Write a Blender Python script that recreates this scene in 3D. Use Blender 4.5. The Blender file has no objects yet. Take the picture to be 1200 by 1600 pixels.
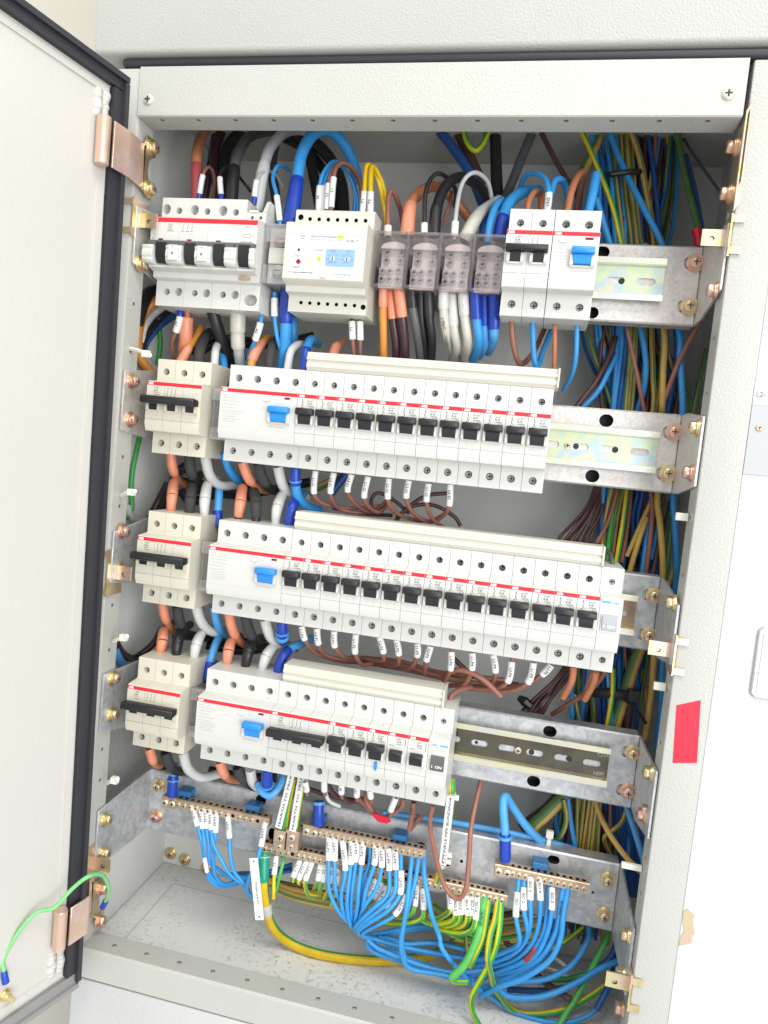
import bpy, bmesh, math, random
from mathutils import Vector, Matrix, Euler
random.seed(7)
SC = bpy.context.scene
COL = SC.collection
S = 0.001                                   # everything below is written in millimetres
# ------------------------------------------------------------------ camera, world, lamps, exposure
F_PX, CAM = 1114.926, (273.414, -578.67, -23.47)
EUL = (1.4948724, -0.0986040, 0.2100876)
cam = bpy.data.cameras.new('camera'); co = bpy.data.objects.new('camera', cam); COL.objects.link(co)
co.location = [c*S for c in CAM]; co.rotation_euler = EUL
cam.sensor_width = 36; cam.lens = F_PX/1600*36; cam.clip_start = .02; cam.clip_end = 50
SC.camera = co
SC.render.resolution_x, SC.render.resolution_y = 768, 1024
w = bpy.data.worlds.new('World'); SC.world = w; w.use_nodes = True
w.node_tree.nodes['Background'].inputs[0].default_value = (.95, .97, 1, 1)
w.node_tree.nodes['Background'].inputs[1].default_value = .86
def area(name, loc, aim, sx, sy, power, col=(1, 1, 1)):
    l = bpy.data.lights.new(name, 'AREA'); l.shape = 'RECTANGLE'; l.size = sx; l.size_y = sy; l.energy = power; l.color = col
    o = bpy.data.objects.new(name, l); COL.objects.link(o); o.location = loc
    o.rotation_euler = (Vector(aim)-Vector(loc)).to_track_quat('-Z', 'Y').to_euler()
area('ceiling_lamp', (.55, -1.0, 1.55), (.2, 0, -.15), 1.5, .7, 28, (1, .985, .94))
area('front_right_fill', (1.5, -1.75, -.05), (.15, 0, -.3), 1.4, 1.8, 42, (.97, .98, 1))  # added soft fill from the front right, brightens the cabinet's inner walls
SC.view_settings.view_transform = 'Standard'; SC.view_settings.look = 'None'
SC.view_settings.exposure = 0.1; SC.view_settings.gamma = 1
# ------------------------------------------------------------------ photograph pixel -> point on a depth plane
RM = Euler(EUL).to_matrix()
def at(px, py, Y):
    d = RM @ Vector(((px-600)/F_PX, -(py-800)/F_PX, -1))
    k = (Y-CAM[1])/d.y
    return Vector((CAM[0]+d.x*k, Y, CAM[2]+d.z*k))
REG = dict(A=(200, 180, 4), B=(420, 180, 4), C=(660, 180, 4), D=(880, 180, 3.75), E=(170, 520, 3.4286), F=(450, 540, 3.4286),
           G=(750, 560, 3), H=(160, 760, 3.4286), I=(440, 780, 3.4286), J=(700, 820, 3), K=(140, 1000, 3.4286), L=(400, 1020, 3.4286),
           M=(680, 1040, 3), N=(100, 1180, 3), O=(400, 1200, 3.4286), P=(680, 1200, 3), a=(240, 1200, 6), b=(400, 1230, 6),
           c=(540, 1250, 6), d=(680, 1320, 6), e=(780, 1300, 5), f=(560, 1420, 5), g=(800, 190, 3.3333), h=(900, 490, 5.4545),
           i=(200, 440, 5), j=(820, 720, 4.2857), k=(780, 990, 4), l=(760, 1200, 4.2857), m=(580, 340, 5.4545), raw=(0, 0, 1))
def rp(r, x, y, Y):
    x0, y0, s = REG[r]
    return at(x0+x/s, y0+y/s, Y)
# ------------------------------------------------------------------ materials
MAT = {}; ORG = {}
def material(name, rgb, rough=.5, metal=0., bump=0., bscale=300., vary=0., vscale=60., spec=.5, col2=None, thr=None, coat=0.):
    if name in MAT: return MAT[name]
    m = bpy.data.materials.new(name); m.use_nodes = True; nt = m.node_tree; N = nt.nodes; Lk = nt.links
    p = N['Principled BSDF']
    p.inputs['Base Color'].default_value = (*rgb, 1); p.inputs['Roughness'].default_value = rough
    p.inputs['Metallic'].default_value = metal; p.inputs['Specular IOR Level'].default_value = spec
    p.inputs['Coat Weight'].default_value = coat
    tc = N.new('ShaderNodeTexCoord')
    if vary or col2:
        nz = N.new('ShaderNodeTexNoise'); nz.inputs['Scale'].default_value = vscale; nz.inputs['Detail'].default_value = 5
        nz.inputs['Roughness'].default_value = .6
        Lk.new(tc.outputs['Object'], nz.inputs['Vector'])
        cr = N.new('ShaderNodeValToRGB'); c2 = col2 or tuple(max(0, c*(1-vary)) for c in rgb)
        lo, hi = thr or (.35, .68)
        cr.color_ramp.elements[0].position = lo; cr.color_ramp.elements[1].position = hi
        cr.color_ramp.elements[0].color = (*rgb, 1); cr.color_ramp.elements[1].color = (*c2, 1)
        Lk.new(nz.outputs['Fac'], cr.inputs['Fac']); Lk.new(cr.outputs['Color'], p.inputs['Base Color'])
    if bump:
        nb = N.new('ShaderNodeTexNoise'); nb.inputs['Scale'].default_value = bscale; nb.inputs['Detail'].default_value = 2
        Lk.new(tc.outputs['Object'], nb.inputs['Vector'])
        bp = N.new('ShaderNodeBump'); bp.inputs['Strength'].default_value = bump; bp.inputs['Distance'].default_value = .0006
        Lk.new(nb.outputs['Fac'], bp.inputs['Height']); Lk.new(bp.outputs['Normal'], p.inputs['Normal'])
    MAT[name] = m
    return m
def galv(name, base, dark, metal=.85, rough=.42, scale=130):
    m = material(name, base, rough, metal)
    nt = m.node_tree; N = nt.nodes; Lk = nt.links; p = N['Principled BSDF']; tc = N.new('ShaderNodeTexCoord')
    v = N.new('ShaderNodeTexVoronoi'); v.inputs['Scale'].default_value = scale; v.feature = 'F1'
    nz = N.new('ShaderNodeTexNoise'); nz.inputs['Scale'].default_value = scale*.35; nz.inputs['Detail'].default_value = 6
    Lk.new(tc.outputs['Object'], nz.inputs['Vector']); Lk.new(tc.outputs['Object'], v.inputs['Vector'])
    mx = N.new('ShaderNodeMath'); mx.operation = 'ADD'
    sp = N.new('ShaderNodeSeparateColor'); Lk.new(v.outputs['Color'], sp.inputs['Color'])
    hf = N.new('ShaderNodeMath'); hf.operation = 'MULTIPLY'; hf.inputs[1].default_value = .45; Lk.new(sp.outputs[0], hf.inputs[0])
    Lk.new(hf.outputs[0], mx.inputs[0]); Lk.new(nz.outputs['Fac'], mx.inputs[1])
    cr = N.new('ShaderNodeValToRGB'); cr.color_ramp.elements[0].position = .4; cr.color_ramp.elements[1].position = 1.0
    cr.color_ramp.elements[0].color = (*dark, 1); cr.color_ramp.elements[1].color = (*base, 1)
    Lk.new(mx.outputs[0], cr.inputs['Fac']); Lk.new(cr.outputs['Color'], p.inputs['Base Color'])
    rr = N.new('ShaderNodeMapRange'); rr.inputs['To Min'].default_value = rough-.12; rr.inputs['To Max'].default_value = rough+.15
    Lk.new(nz.outputs['Fac'], rr.inputs['Value']); Lk.new(rr.outputs[0], p.inputs['Roughness'])
    return m
def passivate(name, stops, scale=45, rough=.32, metal=.9):
    m = material(name, stops[0], rough, metal)
    nt = m.node_tree; N = nt.nodes; Lk = nt.links; p = N['Principled BSDF']; tc = N.new('ShaderNodeTexCoord')
    nz = N.new('ShaderNodeTexNoise'); nz.inputs['Scale'].default_value = scale; nz.inputs['Detail'].default_value = 3
    Lk.new(tc.outputs['Object'], nz.inputs['Vector'])
    cr = N.new('ShaderNodeValToRGB'); el = cr.color_ramp.elements
    el[0].position = .32; el[0].color = (*stops[0], 1); el[1].position = .68; el[1].color = (*stops[-1], 1)
    for k, s in enumerate(stops[1:-1]):
        e_ = el.new(.32+.36*(k+1)/(len(stops)-1)); e_.color = (*s, 1)
    Lk.new(nz.outputs['Fac'], cr.inputs['Fac']); Lk.new(cr.outputs['Color'], p.inputs['Base Color'])
    return m
def clear(name, tint, gl=.12, rough=.08, df=.12):
    m = bpy.data.materials.new(name); m.use_nodes = True; nt = m.node_tree; N = nt.nodes; Lk = nt.links
    N.remove(N['Principled BSDF'])
    t = N.new('ShaderNodeBsdfTransparent'); t.inputs[0].default_value = (*tint, 1)
    g = N.new('ShaderNodeBsdfGlossy'); g.inputs['Roughness'].default_value = rough
    d = N.new('ShaderNodeBsdfDiffuse'); d.inputs[0].default_value = (.7, .66, .66, 1)
    m1 = N.new('ShaderNodeMixShader'); m1.inputs[0].default_value = df; Lk.new(t.outputs[0], m1.inputs[1]); Lk.new(d.outputs[0], m1.inputs[2])
    m2 = N.new('ShaderNodeMixShader'); m2.inputs[0].default_value = gl; Lk.new(m1.outputs[0], m2.inputs[1]); Lk.new(g.outputs[0], m2.inputs[2])
    Lk.new(m2.outputs[0], N['Material Output'].inputs[0]); MAT[name] = m
    return m
paint = material('powder_coat', (.465, .462, .422), .4, 0, .75, 560, .04, 9)
paint_in_lit = material('powder_coat_bounce_lit', (.74, .745, .715), .5, 0, .25, 420, .06, 7)  # same paint as the frame, lightened in place of bounce light inside
paint_floor = material('dusty_paint', (.80, .80, .77), .6, 0, .4, 500, 0, 230, .4, (.27, .27, .255), (.52, .80))
def _floor():
    nt = paint_floor.node_tree; N = nt.nodes; Lk = nt.links; p = N['Principled BSDF']; tc = N.new('ShaderNodeTexCoord')
    src = p.inputs['Base Color'].links[0].from_socket
    n2 = N.new('ShaderNodeTexNoise'); n2.inputs['Scale'].default_value = 11; n2.inputs['Detail'].default_value = 6; Lk.new(tc.outputs['Object'], n2.inputs['Vector'])
    r = N.new('ShaderNodeMapRange'); r.inputs['From Min'].default_value = .40; r.inputs['From Max'].default_value = .58; Lk.new(n2.outputs['Fac'], r.inputs['Value'])
    mx = N.new('ShaderNodeMix'); mx.data_type = 'RGBA'; Lk.new(r.outputs[0], mx.inputs[0]); mx.inputs[6].default_value = (.80, .80, .77, 1); Lk.new(src, mx.inputs[7])
    v = N.new('ShaderNodeTexVoronoi'); v.inputs['Scale'].default_value = 75; Lk.new(tc.outputs['Object'], v.inputs['Vector'])
    c = N.new('ShaderNodeValToRGB'); c.color_ramp.elements[0].position = .055; c.color_ramp.elements[1].position = .075
    Lk.new(v.outputs['Distance'], c.inputs['Fac'])
    sp = N.new('ShaderNodeSeparateColor'); Lk.new(v.outputs['Color'], sp.inputs['Color'])
    g = N.new('ShaderNodeMath'); g.operation = 'GREATER_THAN'; g.inputs[1].default_value = .42; Lk.new(sp.outputs[0], g.inputs[0])
    mm = N.new('ShaderNodeMath'); mm.operation = 'MAXIMUM'; Lk.new(c.outputs['Color'], mm.inputs[0]); Lk.new(g.outputs[0], mm.inputs[1])
    m3 = N.new('ShaderNodeMix'); m3.data_type = 'RGBA'; Lk.new(mm.outputs[0], m3.inputs[0]); m3.inputs[6].default_value = (.20, .20, .19, 1); Lk.new(mx.outputs[2], m3.inputs[7])
    Lk.new(m3.outputs[2], p.inputs['Base Color'])
_floor()
paint_door = material('door_paint', (.56, .54, .495), .45, 0, .3, 300, .03, 6)
paint_wht = material('white_panel_paint', (.58, .58, .56), .42, 0, .45, 420, .04, 8)
wallm = material('plaster', (.56, .53, .45), .8, 0, .3, 90, .05, 8)
rubber = material('gasket_rubber', (.028, .028, .034), .5, 0, .15, 300)
greyedge = material('grey_edge', (.27, .265, .255), .8, 0, .4, 500, .1, 60)
steel = galv('galvanised', (.64, .645, .65), (.44, .455, .47), .6, .45, 260)
steel_w = galv('galvanised_warm', (.72, .68, .64), (.56, .53, .50), .6, .45, 420)
rail_z = passivate('rail_zinc', [(.52, .68, .62), (.70, .74, .46), (.50, .66, .74), (.74, .70, .52)], 34, .3)
rail_d = passivate('rail_dull', [(.78, .75, .62), (.84, .82, .58), (.80, .77, .68)], 30, .25); rail_k = passivate('rail_dark', [(.10, .095, .075), (.16, .145, .105), (.13, .12, .105)], 30, .22); rail_e = passivate('rail_edge', [(.80, .80, .72), (.84, .84, .66), (.76, .80, .80)], 30, .25); rail_c = passivate('rail_copper', [(.36, .22, .14), (.44, .30, .18), (.30, .22, .16)], 40, .35)
gold = passivate('yellow_zinc', [(.72, .58, .25), (.80, .70, .42), (.62, .42, .28)], 60)
pink = passivate('pink_zinc', [(.72, .42, .34), (.80, .58, .42), (.66, .38, .36)], 60)
pinkflat = passivate('pink_zinc_plate', [(.74, .46, .42), (.68, .50, .36), (.76, .56, .50), (.70, .40, .36)], 36, .3, .6); olive = passivate('olive_zinc_plate', [(.34, .30, .17), (.46, .40, .22), (.52, .40, .30), (.38, .35, .20)], 60, .32, .8); goldflat = passivate('yellow_zinc_plate', [(.62, .50, .20), (.74, .62, .36), (.80, .56, .48), (.70, .66, .34)], 55, .3, .8)
brass = passivate('brass', [(.52, .38, .26), (.60, .45, .32), (.44, .32, .23)], 50, .38, .75)
screwm = passivate('screw_zinc', [(.74, .68, .50), (.82, .76, .60), (.64, .56, .42)], 90, .35, .55)
screwsteel = material('screw_steel', (.58, .58, .56), .35, .35, 0, 0, .45, 260)
slotm = material('recess_dark', (.02, .02, .02), .6)  # near-black that paints the shade of slots and holes
hole_m = material('hole_shade', (.17, .17, .16), .7)
white = material('white_plastic', (.60, .595, .555), .38, 0, .06, 900, .02, 30)
cream = material('cream_plastic', (.62, .59, .485), .4, 0, .06, 900, .03, 30)
relay_m = material('ivory_plastic', (.60, .59, .51), .4, 0, .08, 900, .04, 40)
comb_m = material('busbar_cover_plastic', (.60, .575, .495), .42, 0, .05, 700, .03, 30)
black = material('black_plastic', (.013, .013, .014), .42, 0, .05, 800)
dkgrey_p = material('dark_grey_plastic', (.10, .10, .10), .4)
grey_p = material('grey_plastic', (.36, .38, .40), .4)
blue_p = material('blue_plastic', (.015, .24, .66), .35); blue_d = material('insulator_blue', (.02, .15, .36), .4)
red_p = material('red_stripe', (.66, .02, .035), .4)
dred = material('dark_red_window', (.16, .012, .03), .25)
ink = material('ink', (.03, .03, .03), .7)
ink_l = material('pale_ink', (.42, .42, .41), .7)
letter_w = material('white_ink', (.85, .85, .83), .6)
cyan = material('cyan_print', (.02, .36, .66), .5)
lab_w = material('label_white', (.82, .82, .80), .5, 0, 0, 0, .03, 50)
tie_w = material('nylon', (.76, .75, .66), .45)
redtape = material('red_tape', (.66, .006, .035), .4, 0, .2, 200, .12, 60)
panelgrey = material('label_grey', (.68, .69, .69), .4)
bluepanel = material('blue_dial_panel', (.24, .40, .80), .35)
led = material('green_lamp', (.46, .80, .02), .3)
pinkbody = material('terminal_block_body', (.66, .61, .58), .5)
smoky = clear('smoky_cover', (.955, .935, .935), .06, .12, .05)
glassy = clear('clear_cover', (.92, .92, .93), .16)
bezel = material('window_bezel', (.50, .51, .52), .4)
meter = material('meter_glass', (.50, .58, .62), .2, 0, 0, 0, .15, 20)
plate_m = material('aluminium_plate', (.40, .41, .42), .5, .1, .1, 200, .05, 20)
nodes_vent = material('perforated_plate', (.55, .55, .53), .45, .4)
def _vent():
    nt = nodes_vent.node_tree; N = nt.nodes; Lk = nt.links; p = N['Principled BSDF']; tc = N.new('ShaderNodeTexCoord')
    v = N.new('ShaderNodeTexVoronoi'); v.inputs['Scale'].default_value = 430; v.inputs['Randomness'].default_value = .1
    Lk.new(tc.outputs['Object'], v.inputs['Vector'])
    cr = N.new('ShaderNodeValToRGB'); cr.color_ramp.elements[0].position = .24; cr.color_ramp.elements[1].position = .32
    cr.color_ramp.elements[0].color = (.03, .03, .03, 1); cr.color_ramp.elements[1].color = (.6, .6, .58, 1)
    Lk.new(v.outputs['Distance'], cr.inputs['Fac']); Lk.new(cr.outputs['Color'], p.inputs['Base Color'])
_vent()
def pvc(name, rgb, rough=.42): return material(name, rgb, rough, 0, .08, 250, .16, 90)
WIRE = dict(blue=pvc('pvc_blue', (.045, .335, .76)), dblue=pvc('sleeve_navy', (.012, .055, .42), .3), lblue=pvc('pvc_light_blue', (.09, .38, .76)),
            navy=pvc('pvc_navy', (.02, .10, .34)), brown=pvc('pvc_brown', (.33, .135, .095)), dbrown=pvc('pvc_dark_brown', (.10, .045, .045)),
            plum=pvc('pvc_plum', (.055, .022, .03), .3), copper=pvc('pvc_copper', (.52, .19, .085)), orange=pvc('pvc_orange', (.66, .27, .045)),
            salmon=pvc('sleeve_salmon', (.78, .29, .17), .3), redcl=pvc('sleeve_red', (.42, .07, .075), .25), black=pvc('pvc_black', (.018, .018, .02), .38),
            matte=pvc('pvc_matte_black', (.045, .044, .045), .8), dgrey=pvc('pvc_dark_grey', (.10, .105, .11)), grey=pvc('pvc_grey', (.50, .51, .51)),
            lgrey=pvc('sleeve_grey', (.62, .62, .59), .3), putty=pvc('sleeve_putty', (.60, .58, .50), .35), green=pvc('pvc_green', (.045, .36, .075)),
            jade=pvc('sleeve_green', (.01, .33, .20), .3), yellow=pvc('pvc_yellow', (.82, .55, .01)), tan=pvc('pvc_tan', (.58, .37, .09)), white=lab_w,
            lime=pvc('pvc_lime', (.62, .72, .02)), moss=pvc('pvc_moss', (.10, .20, .06)), bgreen=pvc('pvc_bright_green', (.10, .47, .10)), pgreen=pvc('pvc_pale_green', (.20, .56, .20)))
# ------------------------------------------------------------------ mesh builder
_txt = {}
def textmesh(s, bold=0.):
    k = (s, bold)
    if k not in _txt:
        c = bpy.data.curves.new('t', 'FONT'); c.body = s; c.resolution_u = 2; c.align_x = 'CENTER'; c.offset = bold
        o = bpy.data.objects.new('t', c); me = bpy.data.meshes.new_from_object(o)
        vs = [v.co.copy() for v in me.vertices]; fs = [tuple(p.vertices) for p in me.polygons]
        bpy.data.meshes.remove(me); bpy.data.objects.remove(o); bpy.data.curves.remove(c)
        ys = [v.y for v in vs] or [0]; xs = [v.x for v in vs] or [0]
        mid = (min(ys)+max(ys))/2; h = max(ys)-min(ys) or 1; mx = (min(xs)+max(xs))/2
        _txt[k] = ([((v.x-mx)/h, (v.y-mid)/h) for v in vs], fs, (max(xs)-min(xs))/h)
    return _txt[k]
class MB:
    def __init__(s): s.v = []; s.f = []; s.m = []
    def poly(s, pts, m=0):
        n = len(s.v); s.v += [tuple(p) for p in pts]; s.f.append(tuple(range(n, n+len(pts)))); s.m.append(m)
    def box(s, x0, x1, y0, y1, z0, z1, m=0):
        s.prism([(y0, z0), (y1, z0), (y1, z1), (y0, z1)], x0, x1, m)
    def prism(s, prof, a, b, m=0, ax='x', skip=(), caps=True):
        f = dict(x=lambda p, t: (t, p[0], p[1]), y=lambda p, t: (p[0], t, p[1]), z=lambda p, t: (p[0], p[1], t))[ax]
        n = len(s.v); k = len(prof)
        s.v += [f(p, a) for p in prof]+[f(p, b) for p in prof]
        for i in range(k):
            if i in skip: continue
            j = (i+1) % k; s.f.append((n+i, n+j, n+k+j, n+k+i)); s.m.append(m)
        if caps:
            s.f.append(tuple(range(n+k-1, n-1, -1))); s.m.append(m); s.f.append(tuple(range(n+k, n+2*k))); s.m.append(m)
    def cyl(s, c, d, r, h, n=12, m=0, r2=None, cap0=True):
        d = Vector(d).normalized(); u = d.orthogonal().normalized(); w_ = d.cross(u); c = Vector(c); r2 = r if r2 is None else r2
        b = len(s.v)
        for q, rr in ((0, r), (h, r2)):
            for i in range(n):
                t = 2*math.pi*i/n; s.v.append(tuple(c+d*q+(u*math.cos(t)+w_*math.sin(t))*rr))
        for i in range(n):
            j = (i+1) % n; s.f.append((b+i, b+j, b+n+j, b+n+i)); s.m.append(m)
        s.f.append(tuple(range(b+n, b+2*n))); s.m.append(m)
        if cap0: s.f.append(tuple(range(b+n-1, b-1, -1))); s.m.append(m)
    def holes(s, o, u, v, rect, hs, m=0, mw=None, cap=None, N=14):
        """flat strip with real openings; hs = (cu, cv, ru, rv, depth); depth runs along u x v reversed"""
        o, u, v = Vector(o), Vector(u), Vector(v); nn = u.cross(v).normalized(); u0, u1, v0, v1 = rect
        hs = sorted(hs); P_ = lambda a, b, dd=0: o+u*a+v*b-nn*dd
        bd = [u0]+[(hs[i][0]+hs[i+1][0])/2 for i in range(len(hs)-1)]+[u1]
        if not hs: s.poly([P_(u0, v0), P_(u1, v0), P_(u1, v1), P_(u0, v1)], m)
        for (cu, cv, ru, rv, dp), a, b in zip(hs, bd, bd[1:]):
            ang = [2*math.pi*i/N for i in range(N)]+[math.atan2(y-cv, x-cu) % (2*math.pi) for x in (a, b) for y in (v0, v1)]
            ang = sorted(set(round(t, 5) for t in ang)); inn = []; out = []
            for t in ang:
                c_, s_ = math.cos(t), math.sin(t)
                if abs(ru-rv) < 1e-6: inn.append((cu+ru*c_, cv+rv*s_))
                elif ru > rv:
                    inn.append((cu+(ru-rv)*(1 if c_ > .01 else -1 if c_ < -.01 else 0)+rv*c_, cv+rv*s_))
                else: inn.append((cu+ru*c_, cv+(rv-ru)*(1 if s_ > .01 else -1 if s_ < -.01 else 0)+ru*s_))
                k = min([((b-cu)/c_ if c_ > 1e-9 else (a-cu)/c_) if abs(c_) > 1e-9 else 1e9, ((v1-cv)/s_ if s_ > 1e-9 else (v0-cv)/s_) if abs(s_) > 1e-9 else 1e9])
                out.append((cu+k*c_, cv+k*s_))
            n = len(ang); base = len(s.v)
            s.v += [tuple(P_(*q)) for q in out]+[tuple(P_(*q)) for q in inn]+[tuple(P_(q[0], q[1], dp)) for q in inn]
            for i in range(n):
                j = (i+1) % n
                s.f.append((base+i, base+j, base+n+j, base+n+i)); s.m.append(m)
                s.f.append((base+n+i, base+n+j, base+2*n+j, base+2*n+i)); s.m.append(m if mw is None else mw)
            if cap is not None: s.f.append(tuple(range(base+2*n, base+3*n))); s.m.append(cap)
    def text(s, t, c, h, u=(1, 0, 0), v=(0, 0, 1), m=0, bold=0., align='c', width=None):
        vs, fs, wd = textmesh(t, bold); c, u, v = Vector(c), Vector(u).normalized(), Vector(v).normalized()
        sx = h if width is None else width/wd
        sh = {'c': 0, 'l': wd/2, 'r': -wd/2}[align]; n = len(s.v)
        s.v += [tuple(c+u*((x+sh)*sx)+v*(y*h)) for x, y in vs]
        for f in fs: s.f.append(tuple(n+i for i in f)); s.m.append(m)
    def rect(s, x0, x1, z0, z1, y, m=0): s.poly([(x0, y, z0), (x1, y, z0), (x1, y, z1), (x0, y, z1)], m)
    def dashes(s, x0, x1, z, y, h=.55, m=0):
        x = x0
        while x < x1-.5:
            wd = random.uniform(.5, 1.5); s.rect(x, min(x+wd, x1), z, z+h, y, m); x += wd+random.uniform(.3, .6)
    def tube(s, pts, rad, n=8, mats=(0,), rot=0., fix=False):
        pts = [Vector(p) for p in pts]; k = len(pts); t0 = (pts[1]-pts[0]).normalized()
        ref = Vector((0, -1, .01)); u = (ref-t0*ref.dot(t0)); u = u.normalized() if u.length > .05 else t0.orthogonal().normalized()
        base = len(s.v); rad = rad if isinstance(rad, (list, tuple)) else [rad]*k
        for i, p in enumerate(pts):
            t = (pts[min(i+1, k-1)]-pts[max(i-1, 0)]).normalized(); u = ((ref if fix else u)-t*(ref if fix else u).dot(t)).normalized(); w_ = t.cross(u)
            for q in range(n):
                a = 2*math.pi*q/n+rot; s.v.append(tuple(p+(u*math.cos(a)+w_*math.sin(a))*rad[i]))
        for i in range(k-1):
            for q in range(n):
                r = (q+1) % n; s.f.append((base+i*n+q, base+i*n+r, base+(i+1)*n+r, base+(i+1)*n+q)); s.m.append(mats[q % len(mats)])
        s.f.append(tuple(range(base+n-1, base-1, -1))); s.m.append(mats[0])
        s.f.append(tuple(range(base+(k-1)*n, base+k*n))); s.m.append(mats[0])
    def mesh(s, name, mats, org=(0, 0, 0), bevel=0., smooth=35, seg=1):
        me = bpy.data.meshes.new(name)
        me.from_pydata([((x-org[0])*S, (y-org[1])*S, (z-org[2])*S) for x, y, z in s.v], [], s.f)
        for m in mats: me.materials.append(m)
        me.polygons.foreach_set('material_index', s.m)
        bm = bmesh.new(); bm.from_mesh(me)
        bmesh.ops.remove_doubles(bm, verts=bm.verts, dist=1e-6)
        if s.fixn: bmesh.ops.recalc_face_normals(bm, faces=bm.faces)
        if bevel:
            ed = [e_ for e_ in bm.edges if len(e_.link_faces) == 2 and e_.calc_face_angle(0) > .6]
            bmesh.ops.bevel(bm, geom=ed, offset=bevel*S, segments=seg, profile=.5, affect='EDGES', clamp_overlap=True)
        bm.to_mesh(me); bm.free()
        if smooth:
            me.polygons.foreach_set('use_smooth', [True]*len(me.polygons)); me.set_sharp_from_angle(angle=math.radians(smooth))
        return me
    fixn = True
def mats_of(m): return m if isinstance(m, (list, tuple)) else [m]
def put(name, me, parent=None, loc=(0, 0, 0), rot=(0, 0, 0)):
    o = bpy.data.objects.new(name, me); COL.objects.link(o); o.parent = parent
    o.location = [c*S for c in loc]; o.rotation_euler = rot
    return o
def part(name, b, m, parent, bevel=0., smooth=35, seg=1, label=None):
    o = put(name, b.mesh(name, mats_of(m), ORG[parent.name], bevel, smooth, seg), parent)
    if label: o['label'] = label
    ORG[o.name] = ORG[parent.name]
    return o
def tag(o, label, cat, group=None, kind=None):
    o['label'] = label; o['category'] = cat
    if group: o['group'] = group
    if kind: o['kind'] = kind
    return o
def thing(name, label, cat, org=(0, 0, 0), group=None):
    o = bpy.data.objects.new(name, None); COL.objects.link(o); o.empty_display_size = .02
    o.location = [c*S for c in org]; ORG[o.name] = tuple(org)
    return tag(o, label, cat, group)
def whole(name, b, m, label, cat, org=None, group=None, bevel=0., smooth=35, kind=None, seg=1):
    if org is None:
        n = len(b.v); org = tuple(sum(v[i] for v in b.v)/n for i in range(3))
    o = put(name, b.mesh(name, mats_of(m), org, bevel, smooth, seg), None, org); ORG[o.name] = tuple(org)
    if kind == 'structure': o['kind'] = kind; o['label'] = label; return o
    return tag(o, label, cat, group, kind)
def kids(o): return [c for c in ALLKIDS.get(o.name, [])]
def copy_tree(o, parent=None, loc=None):
    c = o.copy(); COL.objects.link(c); c.parent = parent
    if loc is not None: c.location = [q*S for q in loc]; ORG[c.name] = tuple(loc)
    for ch in list(o.children): copy_tree(ch, c)
    return c
ORD = 'first second third fourth fifth sixth seventh eighth ninth tenth eleventh twelfth thirteenth fourteenth fifteenth sixteenth seventeenth eighteenth nineteenth twentieth'.split()
# shared fasteners, pointing to -Y
def mk_bolt(mh, r=5.2, wash=7.0, hexr=True, h=4.2):
    b = MB(); b.cyl((0, 0, 0), (0, -1, 0), wash, 1.2, 20, 0); b.cyl((0, -1.2, 0), (0, -1, 0), wash*.86, 1.0, 20, 0)
    b.cyl((0, -2.2, 0), (0, -1, 0), r, h, 6 if hexr else 16, 0, r*.96)
    b.cyl((0, -2.2-h, 0), (0, -1, 0), r*.78, .5, 14, 0, r*.66)
    q = -2.75-h
    b.box(-r*.5, r*.5, q-.02, q+.2, -.55, .55, 1); b.box(-.55, .55, q-.03, q+.2, -r*.5, r*.5, 1)
    return b.mesh('bolt', [mh, slotm], bevel=.25)
def mk_screw(mh, r, h=1.4, n=14, slot=.34):
    b = MB(); b.cyl((0, 0, 0), (0, -1, 0), r, h*.55, n, 0); b.cyl((0, -h*.55, 0), (0, -1, 0), r, h*.45, n, 0, r*.7)
    b.box(-r*.62, r*.62, -h-.04, -h+.3, -r*slot*.5, r*slot*.5, 1); b.box(-r*slot*.5, r*slot*.5, -h-.05, -h+.3, -r*.62, r*.62, 1)
    return b.mesh('screw', [mh, slotm])
BOLT_G, BOLT_P = mk_bolt(gold), mk_bolt(pink)
PAN_P, PAN_G = mk_bolt(pink, 5.4, 7.6, False, 2.4), mk_bolt(gold, 5.4, 7.6, False, 2.4)
SCR_T = mk_screw(screwsteel, 2.85); SCR_B = mk_screw(screwm, 3.0, 1.8); SCR_H = mk_screw(screwm, 4.2, 2.0); SCR_S = mk_screw(screwsteel, 1.7, 1.0)
FX = {'l': (0, 0, math.pi/2), 'r': (0, 0, -math.pi/2), 'f': (0, 0, 0)}   # facing +X (on the left wall), -X (on the right wall), front
# ------------------------------------------------------------------ the room behind, the cabinet
b = MB(); b.box(-1500, 2200, 205, 215, -1600, 1500)
whole('wall', b, wallm, 'beige plaster wall behind the cabinets', '', (0, 205, 0), kind='structure')
XL, XR, YF, ZT, ZB = -87., 391.5, -15., 281., -500.
cab = thing('electrical_cabinet', 'open grey steel cabinet with red tape on its right frame and rows of breakers inside', 'electrical cabinet', (152, 60, -500))
def sheet(name, mat, *boxes, bevel=0., label=None):
    b = MB()
    for q in boxes: b.box(*q)
    return part(name, b, mat, cab, bevel, label=label)
sheet('back_panel', paint_in_lit, (-114, 419, 190, 192, -540, 360))
sheet('side_panel', paint_in_lit, (-116, -114, 11, 190, -540, 360)); sheet('side_panel', paint_in_lit, (419, 421, 11, 190, -540, 360))
sheet('roof_panel', paint_in_lit, (-114, 419, 12, 190, 358, 360))
fl = sheet('floor_panel', paint_floor, (-114, 419, 9, 190, -541, -538))
b = MB(); b.box(-82, 390, 154.4, 155.6, -538.2, -537.5); b.box(-82.8, -81.6, 12, 154.4, -538.2, -537.5)
b.box(-113.9, 418.9, 187.5, 189.9, -538.2, -536.8); b.box(-113.9, -112.2, 12, 187.5, -538.2, -537)
part('weld_seam', b, paint_wht, cab)
b = MB(); b.box(-113.9, -113, 45, 170, -400, -318); part('vent_plate', b, nodes_vent, cab)
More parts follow.
